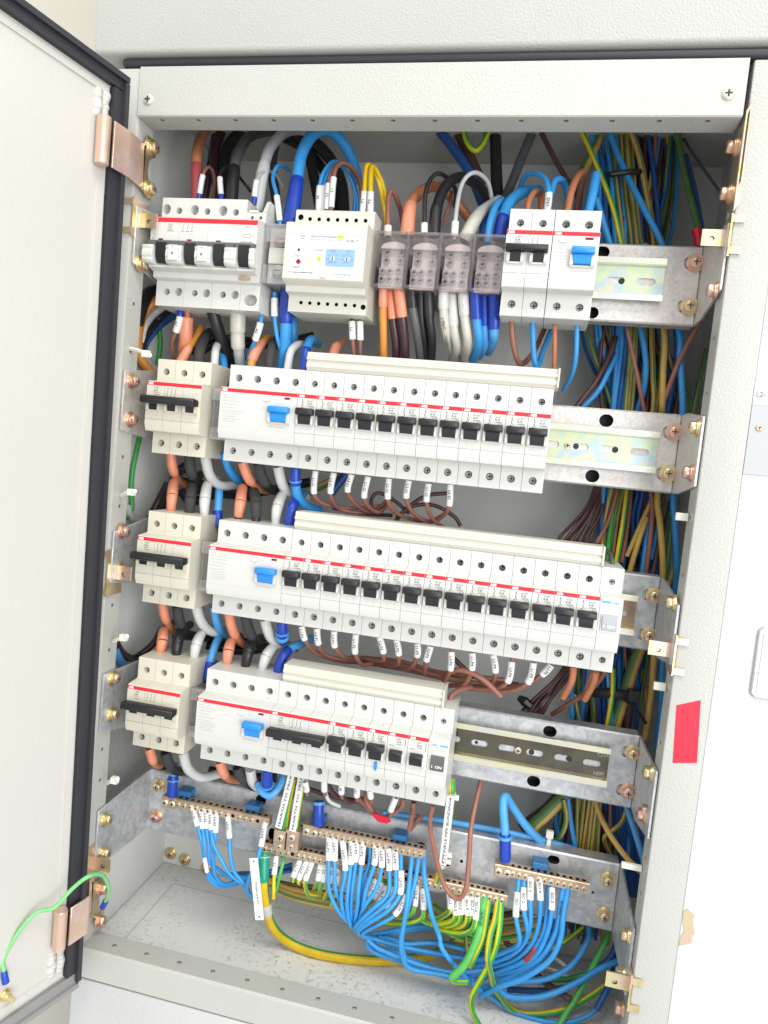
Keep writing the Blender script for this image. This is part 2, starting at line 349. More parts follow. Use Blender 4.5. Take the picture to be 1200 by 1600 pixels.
# stiles: front face, returned inner lip with punched holes
def stile(xi, xo, sgn):
    b = MB(); zt = ZT if sgn > 0 else ZT
    zh = [z_ for z_ in (89, 48, -45.8, -90, -180.4, -222, -315.8, -345, -460)]
    b.prism([(xi, YF+1.6), (xi-sgn*.5, YF+.5), (xi-sgn*1.6, YF), (xo, YF), (xo, YF+26), (xo+sgn*1.5, YF+26), (xo+sgn*1.5, YF+1.5), (xi-sgn*1.6, YF+1.5), (xi-sgn*1.4, YF+2)], ZB-28, zt, ax='z')
    n = MB(); n.holes((xi, YF+1.6, 0), (0, 0, 1), (0, -sgn, 0), (ZB, zt, -23.4, 0) if sgn > 0 else (ZB, zt, 0, 23.4), [(z_, -sgn*11.5, 1.7, 1.7, 3) for z_ in zh], 0, 1, 1)
    n.box(xi-sgn*1.5, xi-sgn*.1, YF+23.4, YF+25, ZB, zt)
    k = len(b.v); b.v += n.v; b.f += [tuple(q+k for q in f) for f in n.f]; b.m += n.m
    return part('frame_stile', b, [paint, hole_m], cab)
stile(XL, -116, 1); stile(XR, 420, -1)
# header with punched underside, sill with punched top
b = MB()
b.prism([(-17, 242.5), (-16, 241.5), (8, 241.5), (8, 243), (-15, 243), (-15, 281.5), (-17, 281.5)], -86.6, 388, skip=(1,))
b.holes((0, 0, 241.5), (1, 0, 0), (0, -1, 0), (-86.6, 388, -8, 16), [(-67.4+33.35*k, 10, 2.0, 2.0, 6) for k in range(14)], 0, 1, 1)
hd = part('header_rail', b, [paint, hole_m], cab)
for x, z in ((-77.3, 254.7), (376.5, 256.9)): put('screw', SCR_H, hd, (x-152, -17-60, z+500))
b = MB()
b.prism([(10, -501.5), (10, -500), (-13, -500), (-15, -501.6), (-15, -527.5), (-13.5, -527.5), (-13.5, -501.8), (8.5, -501.6)], -86.9, 391.4, skip=(1,))
b.holes((0, 0, -500), (1, 0, 0), (0, 1, 0), (-86.9, 391.4, -13, 10), [(-60+33.2*k, -2.2, 2.1, 2.1, 5) for k in range(14)], 0, 1, 1)
b.prism([(-86.9, -15.01), (-106, -15.01), (-106, -12), (-86.9, -12)], -527.5, -500.5, ax='z')
part('sill', b, [paint, hole_m], cab)
# rubber profile between the door opening and the panel above
b = MB(); b.prism([(-14, 282.2), (-16.5, 284), (-16.5, 288), (-14, 290.2), (-6, 290.2), (-6, 282.2)], -104, 900)
part('top_gasket', b, rubber, cab, .6)
# bolts straight on the inner lips
for x, y, z, mh, f in ((XL+.1, -1, 222.1, None, 'l'),):
    pass
for x, z in ((-105, -524), (-86, -528), (-57, -544+12), (60, -526)): put('bolt', PAN_G, cab, (x-152, 189.9-60, z+500))
for y, z, mh in ((3, -280.3, BOLT_P), (4, -447.3, BOLT_P)): put('bolt', mh, cab, (XR-.2-152, y-60, z+500), FX['r'])
# where the open door stands
def Dp(u, z, o=0):      # u mm out from the hinge edge, z height, o mm proud of the inner face
    t = (281.-z)/(281.+530.); ang = math.radians(-100.8-6.5*t)
    hx, hy = -92.5+14.2*t, -33.
    d = Vector((math.cos(ang), math.sin(ang), 0)); n = Vector((-d.y, d.x, 0))
    if n.x < 0: n = -n
    return Vector((hx, hy, z))+d*u+n*o
# hinges
def hinge(z1, z0, xk, yk, zb1, zb0, ybolt, mh):
    b = MB(); zc = (z1+z0)/2; K = Dp(24, zc, 7); E = Dp(-2, zc, 11); A = Dp(17, zc, 11.5)
    pl = [(A.x, A.y), (E.x-.8, E.y-1.6), (E.x+.2, E.y+.4), (-82.0, -12), (-82.0, -8), (-84.0, -8), (-84.0, -12), (E.x-1.8, E.y+1.2), (E.x-2.6, E.y+.2), (A.x-1.8, A.y+.4)]
    b.prism(pl, z0, z1, ax='z')
    h = part('hinge', b, pinkflat, cab, .3); b = MB()
    b.prism([(-9, z0+2), (-12, z0), (8+ybolt, zb0-7), (10+ybolt, zb0+6), (1+ybolt, zb0+9), (-1+ybolt, zc), (1+ybolt, zb1-9), (10+ybolt, zb1-4), (8+ybolt, zb1+9), (-4+ybolt, zb1+9), (-11, z1-2)], -84.0, -82)
    put('lip_leaf', b.mesh('lip_leaf', [olive], ORG[cab.name], .3), h)
    k = MB(); k.cyl((K.x, K.y, z0-.5), (0, 0, 1), 5.6, z1-z0+1, 18, 0)
    o = put('knuckle', k.mesh('knuckle', [pinkflat], ORG[cab.name], .5), h)
    for zb in (zb1, zb0): put('bolt', mh, h, (-82-152, ybolt-60, zb+500), FX['l'])
hinge(221.5, 185.5, -101.5, -46, 222.1, 187.5, -1.5, BOLT_G)
hinge(-435, -469.5, -90.5, -46, -452.5, -484.6, 4.0, BOLT_P)
# clips that straddle the lips
def clip(x, z1, z0, sgn, fz, label=None):
    b = MB(); t = 1.5
    xw = x+sgn*.4
    b.box(min(xw, xw+sgn*t), max(xw, xw+sgn*t), YF-1, 8, fz[1]-4, fz[0]+4, 0)
    for z in fz:
        b.box(min(x-sgn*7, x+sgn*(t+.4)), max(x-sgn*7, x+sgn*(t+.4)), YF-2.0, YF-.8, z-2.5, z+2.5, 0)
    x2 = x+sgn*18.5; xa, xb_ = min(x+sgn*1.9, x2), max(x+sgn*1.9, x2)
    b.holes((0, -6, 0), (1, 0, 0), (0, 0, 1), (xa, xb_, z0, z1), [(x+sgn*11.5, (z0+z1)/2-1, 2.1, 2.1, 1.5)], 0, 1)
    b.prism([(-4.5, z0), (-4.5, z1), (-5.99, z1), (-5.99, z0)], xa, xb_, 0, skip=(2,))
    return part('lock_clip', b, [goldflat, slotm], cab, 0)
clip(XL, 165.5, 153.5, 1, (172, 148)); clip(XL, -142.8, -155.5, 1, (-132, -166)); clip(XL, -416.8, -429, 1, (-409, -433))
clip(XR, 166.7, 154.8, -1, (171, 149)); clip(XR, -142.4, -153.5, -1, (-138, -161)); clip(XR, -412.1, -424.5, -1, (-408, -430))
# far hinge leaf seen edge-on at top right
b = MB(); b.prism([(-14, 240), (-6, 238), (8, 226), (8, 186), (-6, 178), (-14, 180)], 390.0, 391.3); b.prism([(390.2, 246), (393.6, 252), (393.6, 182), (390.2, 176)], -16.4, -15.2, ax='y'); hl = part('hinge', b, goldflat, cab)
b = MB(); b.prism([(391.4, 244), (392.6, 247), (392.6, 197), (391.4, 194)], -16.7, -16.38, ax='y'); put('slot', b.mesh('slot', [slotm], ORG[cab.name]), hl)
for z in (228.6, 195.0): put('bolt', BOLT_P, hl, (390.0-152, 2-60, z+500), FX['r'])
# the door itself
ZD1, ZD0, DL = 263.5, -520., 520.
def door_strip(b, u0, u1, z0, z1, o0, o1, m=0, nz=8):
    for k in range(nz):
        za, zb_ = z0+(z1-z0)*k/nz, z0+(z1-z0)*(k+1)/nz
        A = [Dp(u, z, o) for z in (za, zb_) for u in (u0, u1) for o in (o0, o1)]
        n = len(b.v); b.v += [tuple(p) for p in A]
        for f in ((1, 3, 7, 5), (0, 1, 5, 4), (2, 6, 7, 3)): b.f.append(tuple(n+q for q in f)); b.m.append(m)
        if k == 0: b.f.append((n, n+2, n+3, n+1)); b.m.append(m)
        if k == nz-1: b.f.append((n+4, n+5, n+7, n+6)); b.m.append(m)
        b.f.append((n, n+4, n+6, n+2)); b.m.append(m)
b = MB(); door_strip(b, 0, DL, ZD0, ZD1, -16, 0)
dr = part('door', b, paint_door, cab, smooth=20)
def dpart(name, b, m, bevel=0., smooth=35): return put(name, b.mesh(name, mats_of(m), ORG[cab.name], bevel, smooth), dr)
b = MB(); door_strip(b, 1, 13, ZD0+16, ZD1-13, .05, 5.5); door_strip(b, .2, 4.5, ZD0+8, ZD1-6, 5.6, 9)
door_strip(b, .3, DL, ZD1-12, ZD1-.5, .05, 5.6); door_strip(b, .3, DL, ZD1-5, ZD1-.6, 5.7, 9)
dpart('gasket', b, rubber, smooth=20)
b = MB(); door_strip(b, 1, DL, ZD0+.5, ZD0+14, .05, 4.5); door_strip(b, 1, DL, ZD0+.6, ZD0+5, 4.6, 7)
dpart('lower_edge_strip', b, greyedge, smooth=20)  # grey strip along the door's lower edge, paler than the rubber
b = MB(); door_strip(b, 15, 21, ZD0+22, ZD1-19, .05, 1.6); door_strip(b, 15, DL, ZD1-20, ZD1-15, .05, 1.6); door_strip(b, 15, DL, ZD0+17, ZD0+24, .05, 1.6)
dpart('folded_rim', b, paint_door)
for z0, z1 in ((223, 243), (-497, -471)):
    b = MB()
    for uu in (17, 25):
        for q in range(7):
            rr = random.uniform(3.8, 4.8); cc = Dp(uu+random.uniform(-.8, .8), z0+(z1-z0)*(q+.5)/7, random.uniform(-1.6, -.2))
            b.tube([cc+Vector((0, 0, rr*math.sin(a_))) for a_ in (-1.5, -1, -.5, 0, .5, 1, 1.5)], [rr*math.cos(a_) for a_ in (-1.5, -1, -.5, 0, .5, 1, 1.5)], 10)
    dpart('hinge_weld', b, paint_door, 0, 80)
# earthing stud
ps = Dp(68, -486, 0)
b = MB(); n_ = (Dp(68, -486, 1)-ps); b.cyl(ps, n_, 5, 2, 16); b.cyl(ps+n_*2, n_, 4.2, 3.5, 6); b.cyl(ps+n_*5.5, n_, 2.6, 6, 10)
dpart('earth_stud', b, gold)
# ------------------------------------------------------------------ panels above, below and beside
b = MB(); b.prism([(-17, 290.8), (-20, 291.6), (-21.5, 294), (-21.5, 520), (190, 520), (190, 290.8)], -128, 900)
whole('upper_cabinet_panel', b, paint, 'blank textured grey panel above the open compartment', 'cabinet panel', bevel=.5)
b = MB(); b.prism([(-14, -529.3), (-15, -530.3), (-15, -900), (190, -900), (190, -545), (7, -545), (7, -529.3)], -93.0, 640)
whole('lower_cabinet_panel', b, paint_wht, 'plain light grey panel below the cabinet sill', 'cabinet panel', bevel=.8)
nb = thing('neighbouring_cabinet', 'bright white cabinet side strip to the right with nameplate and small window', 'cabinet', (520, 60, -900))
b = MB(); b.box(420.15, 800, -14.2, 8, -900, 281); b.box(480, 800, 8, 190, -900, 281)
part('body', b, paint_wht, nb, .8)
b = MB(); b.box(420.6, 470, -15.2, -14.1, 41.5, 54.3); lb = part('label_strip', b, lab_w, nb)
b = MB(); b.text('L2-', (422.2, -15.26, 48.6), 3.6, m=0, align='l', bold=.02)
o = put('lettering', b.mesh('lettering', [ink], ORG[nb.name]), lb)
b = MB(); b.box(420.4, 470, -15.0, -14.1, -9.5, 40.6); npl = part('nameplate', b, plate_m, nb, .2)
put('screw', mk_screw(gold, 2.6, 1.2), npl, (427.3-520, -15.0-60, 24.8+900))
b = MB(); b.prism([(445.5, -169), (449, -172), (520, -172), (520, -119), (449, -119), (445.5, -122)], -17, -14.1, ax='y'); part('window_frame', b, bezel, nb, .8)
b = MB(); b.box(449, 519, -17.5, -16.9, -167.5, -123.5); part('window_glass', b, meter, nb)
b = MB(); b.prism([at(1068, 1424, -15).xz, at(1075, 1421, -15).xz, at(1085, 1430, -15).xz, at(1083, 1442, -15).xz, at(1086, 1460, -15).xz, at(1082, 1462, -15).xz, at(1081, 1474, -15).xz, at(1061, 1478, -15).xz, at(1064, 1464, -15).xz, at(1069, 1456, -15).xz, at(1067, 1440, -15).xz], -14.7, -14.0, ax='y')
part('bare_hinge_patch', b, goldflat, nb)
# red tape on the right stile
b = MB(); q = [(396.4, -231.5+.3), (399.2, -231.3), (416.3, -228.3), (412.9, -180.3), (396.6, -187.0)]
q = [(399.1, -231.5), (416.1, -228.3), (412.9, -180.3), (396.4, -187.0)]
q = [at(1051, 1192, -15.2).xz, at(1089, 1192, -15.2).xz, at(1095, 1094, -15.2).xz, at(1057, 1102, -15.2).xz]
b.prism([tuple(p) for p in q], -15.35, -15.1, ax='y')
whole('tape_patch', b, redtape, 'flat rectangular patch of red tape on the right cabinet frame', 'tape')
# ------------------------------------------------------------------ galvanised mounting rails
def rail(label, zc, z1, z0, xr, mplate, mrail, screws, arm, web_screw=None, holes=(), boltz=(), mark=None, backY=70.):
    t = thing('mounting_rail', label, 'mounting rail', (152, backY, zc), 'galvanised mounting rails across the cabinet')
    ox, oy, oz = 152, backY, zc
    b = MB(); x0, x1 = -77., 388.
    zm = (z0+z1)/2
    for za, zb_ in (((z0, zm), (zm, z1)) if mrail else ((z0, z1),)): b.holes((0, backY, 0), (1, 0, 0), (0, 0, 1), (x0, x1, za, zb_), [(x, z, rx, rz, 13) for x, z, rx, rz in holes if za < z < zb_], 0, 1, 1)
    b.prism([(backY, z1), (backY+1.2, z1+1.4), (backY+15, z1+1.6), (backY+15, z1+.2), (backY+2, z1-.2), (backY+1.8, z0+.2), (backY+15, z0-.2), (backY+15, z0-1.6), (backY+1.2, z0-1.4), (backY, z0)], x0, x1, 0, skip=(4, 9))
    part('back_plate', b, [mplate, slotm], t)  # plate holes end in dark caps, painted shade instead of open depth
    for sx, xi in ((1, XL+.6), (-1, XR-.6)):
        b = MB(); X2 = xi+sx*2
        b.prism([(arm[0], arm[1]), (arm[0], arm[2]), (backY-22, z1+1), (backY+4, z1+1), (backY+4, z0-1), (backY-22, z0-1)], min(xi, X2), max(xi, X2))
        b.box(min(xi+sx*1.9, xi+sx*20), max(xi+sx*1.9, xi+sx*20), backY+2.1, backY+4, z0-1, z1+1)
        br = part('end_bracket', b, mplate, t, .3)
        for y, z, mh in boltz: put('bolt', mh[0 if sx > 0 else 1], br, (X2-ox, y-oy, z-oz), FX['l' if sx > 0 else 'r'])
    for x, z, mh in screws: put('bolt', mh, t, (x-ox, -.1, z-oz))
    if mrail:
        b = MB(); zr = zc+1.5; yf = backY-8
        for s in (1, -1):
            b.prism([(yf, zr+s*17.5), (yf, zr+s*12.8), (yf+6.6, zr+s*12.6), (yf+6.6, zr+s*11.4), (yf+1.2, zr+s*12.2), (yf+1.2, zr+s*17.5)][::s], x0+2, xr)
        b.holes((0, yf+6.5, 0), (1, 0, 0), (0, 0, 1), (x0+2, xr, zr-12.6, zr+12.6), [(xr-14-25.*k, zr-.5, 7.6, 3.0, 1.2) for k in range(int((xr-x0-30)/25))], 1)
        rl = part('din_rail', b, mrail if isinstance(mrail, list) else [mrail, mrail], t)
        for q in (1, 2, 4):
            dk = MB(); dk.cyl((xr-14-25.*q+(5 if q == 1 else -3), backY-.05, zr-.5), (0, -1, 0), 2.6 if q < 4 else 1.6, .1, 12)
            put('painted_hole_disc', dk.mesh('painted_hole_disc', [slotm], ORG[t.name]), t)  # flat dark disc, paints the shade of a hole on the plate
        if web_screw: put('screw', SCR_B, rl, (web_screw-ox, yf+6.5-oy, zr-oz-.5))
        if mark:
            b = MB(); b.text('CHA', (xr-5, yf+6.4, zr+8.5), 3.4, m=0); b.text('100P', (xr-7, yf+6.4, zr-8.5), 3.4, m=0)
            put('lettering', b.mesh('lettering', [screwsteel], ORG[t.name]), rl)
    return t
rail('pale galvanised mounting rail with iridescent rail ending beside the top row', 145.2, 176.5, 113.2, 360.5, steel_w, [rail_e, rail_z],
     [(384.0, 163.9, PAN_P), (383.6, 128, PAN_G)], (-11, 122, 170), None, [(308, 170, 6, 5), (305, 118.5, 6, 5), (378.5, 163.5, 3.5, 5), (377.5, 127.5, 3.5, 5)], [(-1, 123.8, (BOLT_G, BOLT_P)), (2, 163, (BOLT_G, BOLT_P))])
rail('galvanised mounting rail with iridescent slotted rail beside the second row', 2.0, 36.3, -28.5, 372.2, steel_w, [rail_e, rail_z],
     [(384.4, 22.5, PAN_P), (383.6, -13, PAN_G)], (-12, -22, 30), 298, [(328, 27.5, 6, 5.5), (322, -21.5, 6, 5.5), (378.5, 22, 3.5, 5), (377.5, -13.5, 3.5, 5)], [(-2, 22, (BOLT_P, BOLT_G)), (0, -12, (BOLT_P, BOLT_P))])
rail('grey galvanised mounting rail mostly hidden behind the third row', -138.9, -103.8, -166.5, 371.5, steel, [rail_d, rail_c],
     [(384.9, -118.9, BOLT_G), (384.9, -153.9, BOLT_G)], (-11, -158, -112), None, [(379, -119, 3.5, 5), (379, -154, 3.5, 5)], [(0, -112.5, (BOLT_P, BOLT_G)), (1, -148, (BOLT_G, BOLT_P))])
rail('grey galvanised mounting rail with long dull slotted rail right of the fourth row', -276.4, -245.8, -309.2, 365.1, steel, [rail_d, rail_k],
     [(384.3, -259.7, BOLT_G), (384.1, -294.8, BOLT_P)], (-11, -296, -242), 286, [(312, -253.5, 6, 5), (303, -302, 6, 5), (378.5, -260, 3.5, 5), (378, -295, 3.5, 5)], [(2, -248.9, (BOLT_G, BOLT_G)), (4, -284.1, (BOLT_G, BOLT_P))], True)
rail('galvanised bracket with tall arms that carries the brass terminal bars', -404., -372.4, -434.5, 0, steel, None,
     [(-72.8, -385.8, BOLT_G), (-73, -419.1, BOLT_P), (379.5, -386.4, BOLT_G), (380, -420.2, BOLT_G)], (-4, -430, -374), None,
     [(40, -379, 5.5, 5.5), (55, -412, 4, 6), (206, -394, 5.5, 5.5), (231, -402, 5.5, 5.5), (246, -399, 1.6, 1.6), (330, -379, 5.5, 4), (352, -399, 6, 6), (368, -402, 1.2, 1.2), (88, -401, 6, 5)],
     [(6, -386.3, (BOLT_G, BOLT_G)), (7, -420, (BOLT_G, BOLT_G))], backY=85.)
# ------------------------------------------------------------------ modular devices (local origin: left edge, row centre, front face)
def body(b, x0, x1, top, bot, tr=2.75, br=2.75, zt=44.4, zb=-40.5, sh=16., m=0, mh=1, td=8, bd=5, groove=True, tz=33.2, bz=-31.0, depth=60.):
    pr = [(.5, 22.6), (0, 22.1)]
    if groove: pr += [(0, -10.2), (.7, -10.3), (.7, -10.75), (0, -10.85)]
    pr += [(0, -14.4), (2.4, -20.6), (4, -21.2), (sh-.6, -21.6), (sh, -22.2), (sh, zb+.5), (sh+.5, zb), (depth, zb), (depth, zt), (sh+.8, zt), (sh, zt-.8), (sh, 25.6), (sh-1, 24.6), (1.8, 23.4)]
    n = len(pr); i1 = pr.index((sh, -22.2)); i2 = pr.index((sh, zt-.8))
    b.prism(pr, x0+.15, x1-.15, m, skip=(i1, i2))
    b.holes((0, sh, 0), (1, 0, 0), (0, 0, 1), (x0+.15, x1-.15, 25.6, zt-.8), [(x, tz, tr, tr, td) for x in top], m, m, mh)
    b.holes((0, sh, 0), (1, 0, 0), (0, 0, 1), (x0+.15, x1-.15, zb+.5, -22.2), [(x, bz, br, br, bd) for x in bot], m, m, mh)
def guards(b, xa, xb, z1=5.2, z0=-2.9, wdt=2.3, m=0):
    pf = [(0, z1), (-2.6, z1), (-3.4, z1-1.4), (-3.4, z0+1.6), (-1.8, z0), (0, z0)]
    b.prism(pf, xa, xa+wdt, m); b.prism(pf, xb-wdt, xb, m); b.box(xa+wdt, xb-wdt, -1.8, 0, z0, z0+1.3, m)
def toggle(b, xa, xb, za, zb_, m=0, drop=True, z0=-1.4):
    b.prism([(0, zb_), (-6.2, zb_+.3), (-7.4, zb_-.6), (-7.6, za+1.2), (-6.6, za+.1), (-4.4, za), (0, za)], xa, xb, m)
    if drop: b.prism([(0, za), (-4.9, za), (-5.0, za-3.0), (-3.6, z0), (0, z0)], xa+1.9, xb-1.9, m)
def wide_bar(b, x0, x1, m=0):
    b.prism([(-1, 8.8), (-9, 9.8), (-11.2, 8.8), (-11.8, 6.4), (-11.2, 3.6), (-9, 2.7), (-1, 3.4)], x0, x1, m)
def mcb_print(b, cur, y=-.12):
    b.text('SH 201', (11.6, y, 16.9), 1.25, m=0); b.text(cur, (11.2, y, 14.8), 1.5, m=0, bold=.02); b.text('~230/400', (12, y, 12.8), 1.1, m=0)
    for z in (17.4, 14.2): b.rect(4.6, 5.1, z-1.2, z+.8, y)
    b.poly([(4.7, y, 16.2), (5.1, y, 16.2), (6.4, y, 15.0), (6.0, y, 15.0)]); b.poly([(4.7, y, 13.0), (5.1, y, 13.0), (6.4, y, 11.6), (6.0, y, 11.6)]); b.rect(3.6, 4.9, 11.0, 11.5, y)
    for x0, x1, z0, z1 in ((12.2, 15.6, 11.5, 11.7), (12.2, 15.6, 10.3, 10.5), (12.2, 12.4, 10.3, 11.7), (15.4, 15.6, 10.3, 11.7)): b.rect(x0, x1, z0, z1, y)
def stripe(t, x0, x1, z0=19.3, z1=22.35, logo=None):
    b = MB(); b.box(x0, x1, -.14, .3, z0, z1); s = part('red_stripe', b, red_p, t)
    for x in (logo if isinstance(logo, (list, tuple)) else [logo]) if logo is not None else []:
        b = MB(); b.text('ABB', (x, -.2, (z0+z1)/2), 2.1, m=0, bold=.045, align='l'); put('lettering', b.mesh('lettering', [letter_w], ORG[t.name]), s)
def term_screws(t, xs_t, xs_b, yt=23.9, yb=20.9, me=None, z=(33.2, -31.)):
    for x in xs_t: put('terminal_screw', me or SCR_T, t, (x, yt, z[0]))
    for x in xs_b: put('terminal_screw', me or SCR_T, t, (x, yb, z[1]))
def make_mcb(cur, name='circuit_breaker', variant=0, td=8):
    t = thing(name, '-', 'circuit breaker'); b = MB()
    body(b, 0, 17.5, [8.75], [8.75], 2.9, 3.2, td=td)
    if variant == 0: guards(b, 1.2, 16.0, 5.0, -4.0, 1.9)
    else: guards(b, 1.2, 15.6, 6, -3.2, 1.8)
    for x in (8.7,): b.box(x, x+.14, 15.86, 16.1, 36.4, 43.5, 2)
    part('housing', b, [white, hole_m, ink_l], t)
    stripe(t, .25, 17.25, logo=1.2)
    b = MB()
    if variant == 0: mcb_print(b, cur)
    else:
        b.text('S 201', (9.2, -.12, 17.2), 1.3, m=0); b.text(cur, (10.2, -.12, 14.9), 1.5, m=0, bold=.02); b.dashes(8, 13, 12.6, -.12); b.dashes(2, 6.5, 11, -.12)
        b.rect(15.2, 15.6, 11.5, 18, -.12)
    for x in (5.8, 11.6): b.rect(x, x+.12, -14.2, -3.4, -.06, 1)
    part('print', b, [ink, ink_l], t)
    b = MB()
    if variant == 0: toggle(b, 1.3, 15.9, 4.8, 10.3, z0=-2.8)
    else: b.prism([(0, 8), (-5.2, 8.2), (-6.4, 7.2), (-6, 3), (-3.4, -1.6), (0, -1.6)], 3.1, 13.7)
    part('toggle', b, black, t, .35)
    term_screws(t, [8.75], [8.75], yt=16+td-.1)
    return t
def make_multi(poles, W, mbody, label, group, zc, x, row, td=6, bar='wide', lx=None, cap='three-pole breaker', two=False):
    org = (x, 0, zc); t = thing('circuit_breaker', label, 'circuit breaker', org, group); loc = ORG[t.name]; ORG[t.name] = (0, 0, 0)
    b = MB(); pw = W/poles
    for k in range(poles):
        body(b, k*pw, (k+1)*pw, [(k+.5)*pw], [(k+.5)*pw], 3.1, 3.2, td=td)
        guards(b, k*pw+2.2, k*pw+15.4, 4.2, -3.6, 2.4)
    if bar == 'wide': b.cyl((0, 0, 0), (0, 0, 1), .01, .01, 3)
    part('housing', b, [mbody, hole_m], t)
    stripe(t, .2, W-.2, logo=1.2)
    b = MB(); y = -.12
    b.text('S 20%d' % poles, (9.5, y, 17.4), 1.35); b.text({3: 'B 63', 2: 'B 20'}[poles], (9.2, y, 15.1), 1.5, bold=.02); b.dashes(7, 12, 13, y, .5); b.dashes(8, 13, 11, y, .5)
    for k in range(poles):
        q = pw+2+k*3.6
        b.poly([(q+1.4, y, 18.4), (q+1.7, y, 18.4), (q+.9, y, 15.6), (q+.6, y, 15.6)]); b.rect(q+.9, q+1.2, 13.2, 15.4, y); b.poly([(q+1.0, y, 13), (q+1.3, y, 13), (q+.2, y, 11), (q-.1, y, 11)]); b.rect(q-.2, q+1.2, 10.6, 10.9, y)
    for k in range(1, poles): b.rect(k*pw-.07, k*pw+.07, -14, 22, -.03, 1)
    for k in range(poles): b.rect((k+.5)*pw, (k+.5)*pw+.12, -14.2, -4, -.06, 1)
    part('print', b, [ink, ink_l], t)
    b = MB()
    if bar == 'wide': wide_bar(b, .5, W-1.5)
    else: b.prism([(0, 10.2), (-6.6, 10.4), (-8, 9.4), (-8, 6.4), (-6.6, 5.4), (0, 5.4)], .8, W-2.2)
    part('handle_bar', b, black, t, .4)
    for k in range(poles):
        b = MB(); b.prism([(0, 8), (-3, 7.6), (-3.2, 2), (-2.0, -2.2), (0, -2.2)], k*pw+4.7, k*pw+12.9); part('toggle', b, black, t, .3)
    term_screws(t, [(k+.5)*pw for k in range(poles)], [(k+.5)*pw for k in range(poles)], yt=16+td-.1)
    ORG[t.name] = loc
    return t
def make_rcd(W, n, label, group, loc, wide_toggle=True, mbody=None, two=False):
    t = thing('residual_current_breaker', label, 'residual current breaker', loc, group); ORG[t.name] = (0, 0, 0)
    b = MB(); xs = [W*(k+.5)/n for k in range(n)]
    body(b, 0, W, xs, xs, 3.3, 3.1, td=7, groove=False)
    b.box(.1, W-.1, -.02, .01, -10.6, -10.45, 2)
    a, z = (46.5, 64.5) if not two else (15.2, 32.5)
    guards(b, a-.6, z+.6, 5.0, -4.6, 2.6)
    part('housing', b, [mbody or white, hole_m, ink_l], t)
    stripe(t, .2, W-.2, logo=1.2)
    b = MB(); toggle(b, a, z, 4.6, 9.8, z0=-2.6); part('toggle', b, blue_p, t, .4)
    tx, tz_ = (43.2, 15.6) if not two else (8.2, 15.6)
    b = MB(); n_ = 18; pf = [(tx+3.7*math.cos(2*math.pi*q/n_), tz_+2.0*math.sin(2*math.pi*q/n_)) for q in range(n_)]
    b.prism(pf, -.9, .2, ax='y'); part('test_button', b, white, t, .25)
    ix = (58.6, 63.4) if not two else (24.5, 30.5)
    b = MB(); b.box(ix[0], ix[1], -.15, .2, 16.6, 18.4); part('indicator', b, dred, t)
    b = MB(); y = -.12
    if not two:
        b.text('F204 A', (2.2, y, 16.6), 1.3, m=0, align='l'); b.dashes(10, 14, 16.2, y, .6, 0)
        for k, z_ in enumerate((13.9, 11.2, 8.4, 5.6, 2.4, .2, -2, -4.2, -6.2)): b.dashes(2.4+(2 if k > 4 else 0), (17 if k < 4 else 19)+random.uniform(-4, 3), z_, y, .6, 0)
        b.text('Test', (50, y, 15.8), 1.2, m=0); b.dashes(46, 60, -7.6, y, .8, 1); b.text('N', (60.2, 15.9, 26.8), 1.8, m=1)
    else:
        for k, z_ in enumerate((11.5, 9.3, 6, 3.6, 1.2, -1.2, -3.6)): b.dashes(1.2, 11+random.uniform(-3, 2), z_, y, .6, 0)
        b.text('Test', (14, y, 15.6), 1.1, m=0); b.dashes(16, 32, -7.6, y, .6, 1)
    part('print', b, [ink_l, ink_l], t)
    term_screws(t, xs, xs, yt=22.8)
    ORG[t.name] = loc
    return t
def make_switch(loc, label, dark, flip=False):
    t = thing('isolator_switch', label, 'isolator switch', loc, 'narrow isolator switches at the row ends'); ORG[t.name] = (0, 0, 0)
    b = MB(); body(b, 0, 17.5, [8.75], [8.75], 2.6, 2.8, td=3, groove=False)
    b.box(2.1, 15.3, -1.0, 0, -4.6, -3.6); b.box(2.1, 2.9, -1.0, 0, -3.6, 9.2); b.box(14.5, 15.3, -1.0, 0, -3.6, 9.2)
    part('housing', b, [white, hole_m], t)
    b = MB()
    b.prism([(0, 9.2), (-1.2, 9.2), (-2.6, 4.2), (-1.4, -3.5), (0, -3.5)], 3, 14.4, 0)
    r = part('rocker', b, dkgrey_p if dark else grey_p, t, .2)
    b = MB(); nrm = Vector((0, -7.7, -1.2)).normalized()
    b.text('I  ON', (8.6, -2.06, 0.2), 2.7, v=(0, -.15, .99), m=0, bold=.02); put('lettering', b.mesh('lettering', [letter_w], (0, 0, 0)), r)
    b = MB(); y = -.12
    if flip: b.text('hager', (5, y, 18), 2.3, m=0, bold=.01); b.rect(9.6, 16, 17.4, 18.6, y, 0)
    else: b.text('hager', (12.4, y, 19), 2.5, m=0, bold=.01); b.rect(1, 8.4, 18.4, 19.8, y, 0)
    b.text('MT 120A', (5.6, y, 15.6), 1.5, m=1); b.dashes(1.2, 6, 13, y, .6, 1); b.dashes(1.2, 5, 11, y, .6, 1); b.dashes(10, 15, 13.4, y, .6, 1)
    part('print', b, [cyan, ink_l], t)
    term_screws(t, [8.75], [8.75], yt=18.9, yb=20.9)
    ORG[t.name] = loc
    return t
ZR = (141.2, 0.6, -137.6, -274.6)
XR0 = (230.2, .6, 1.6, 2.0)
RN = ('top', 'second', 'third', 'fourth')
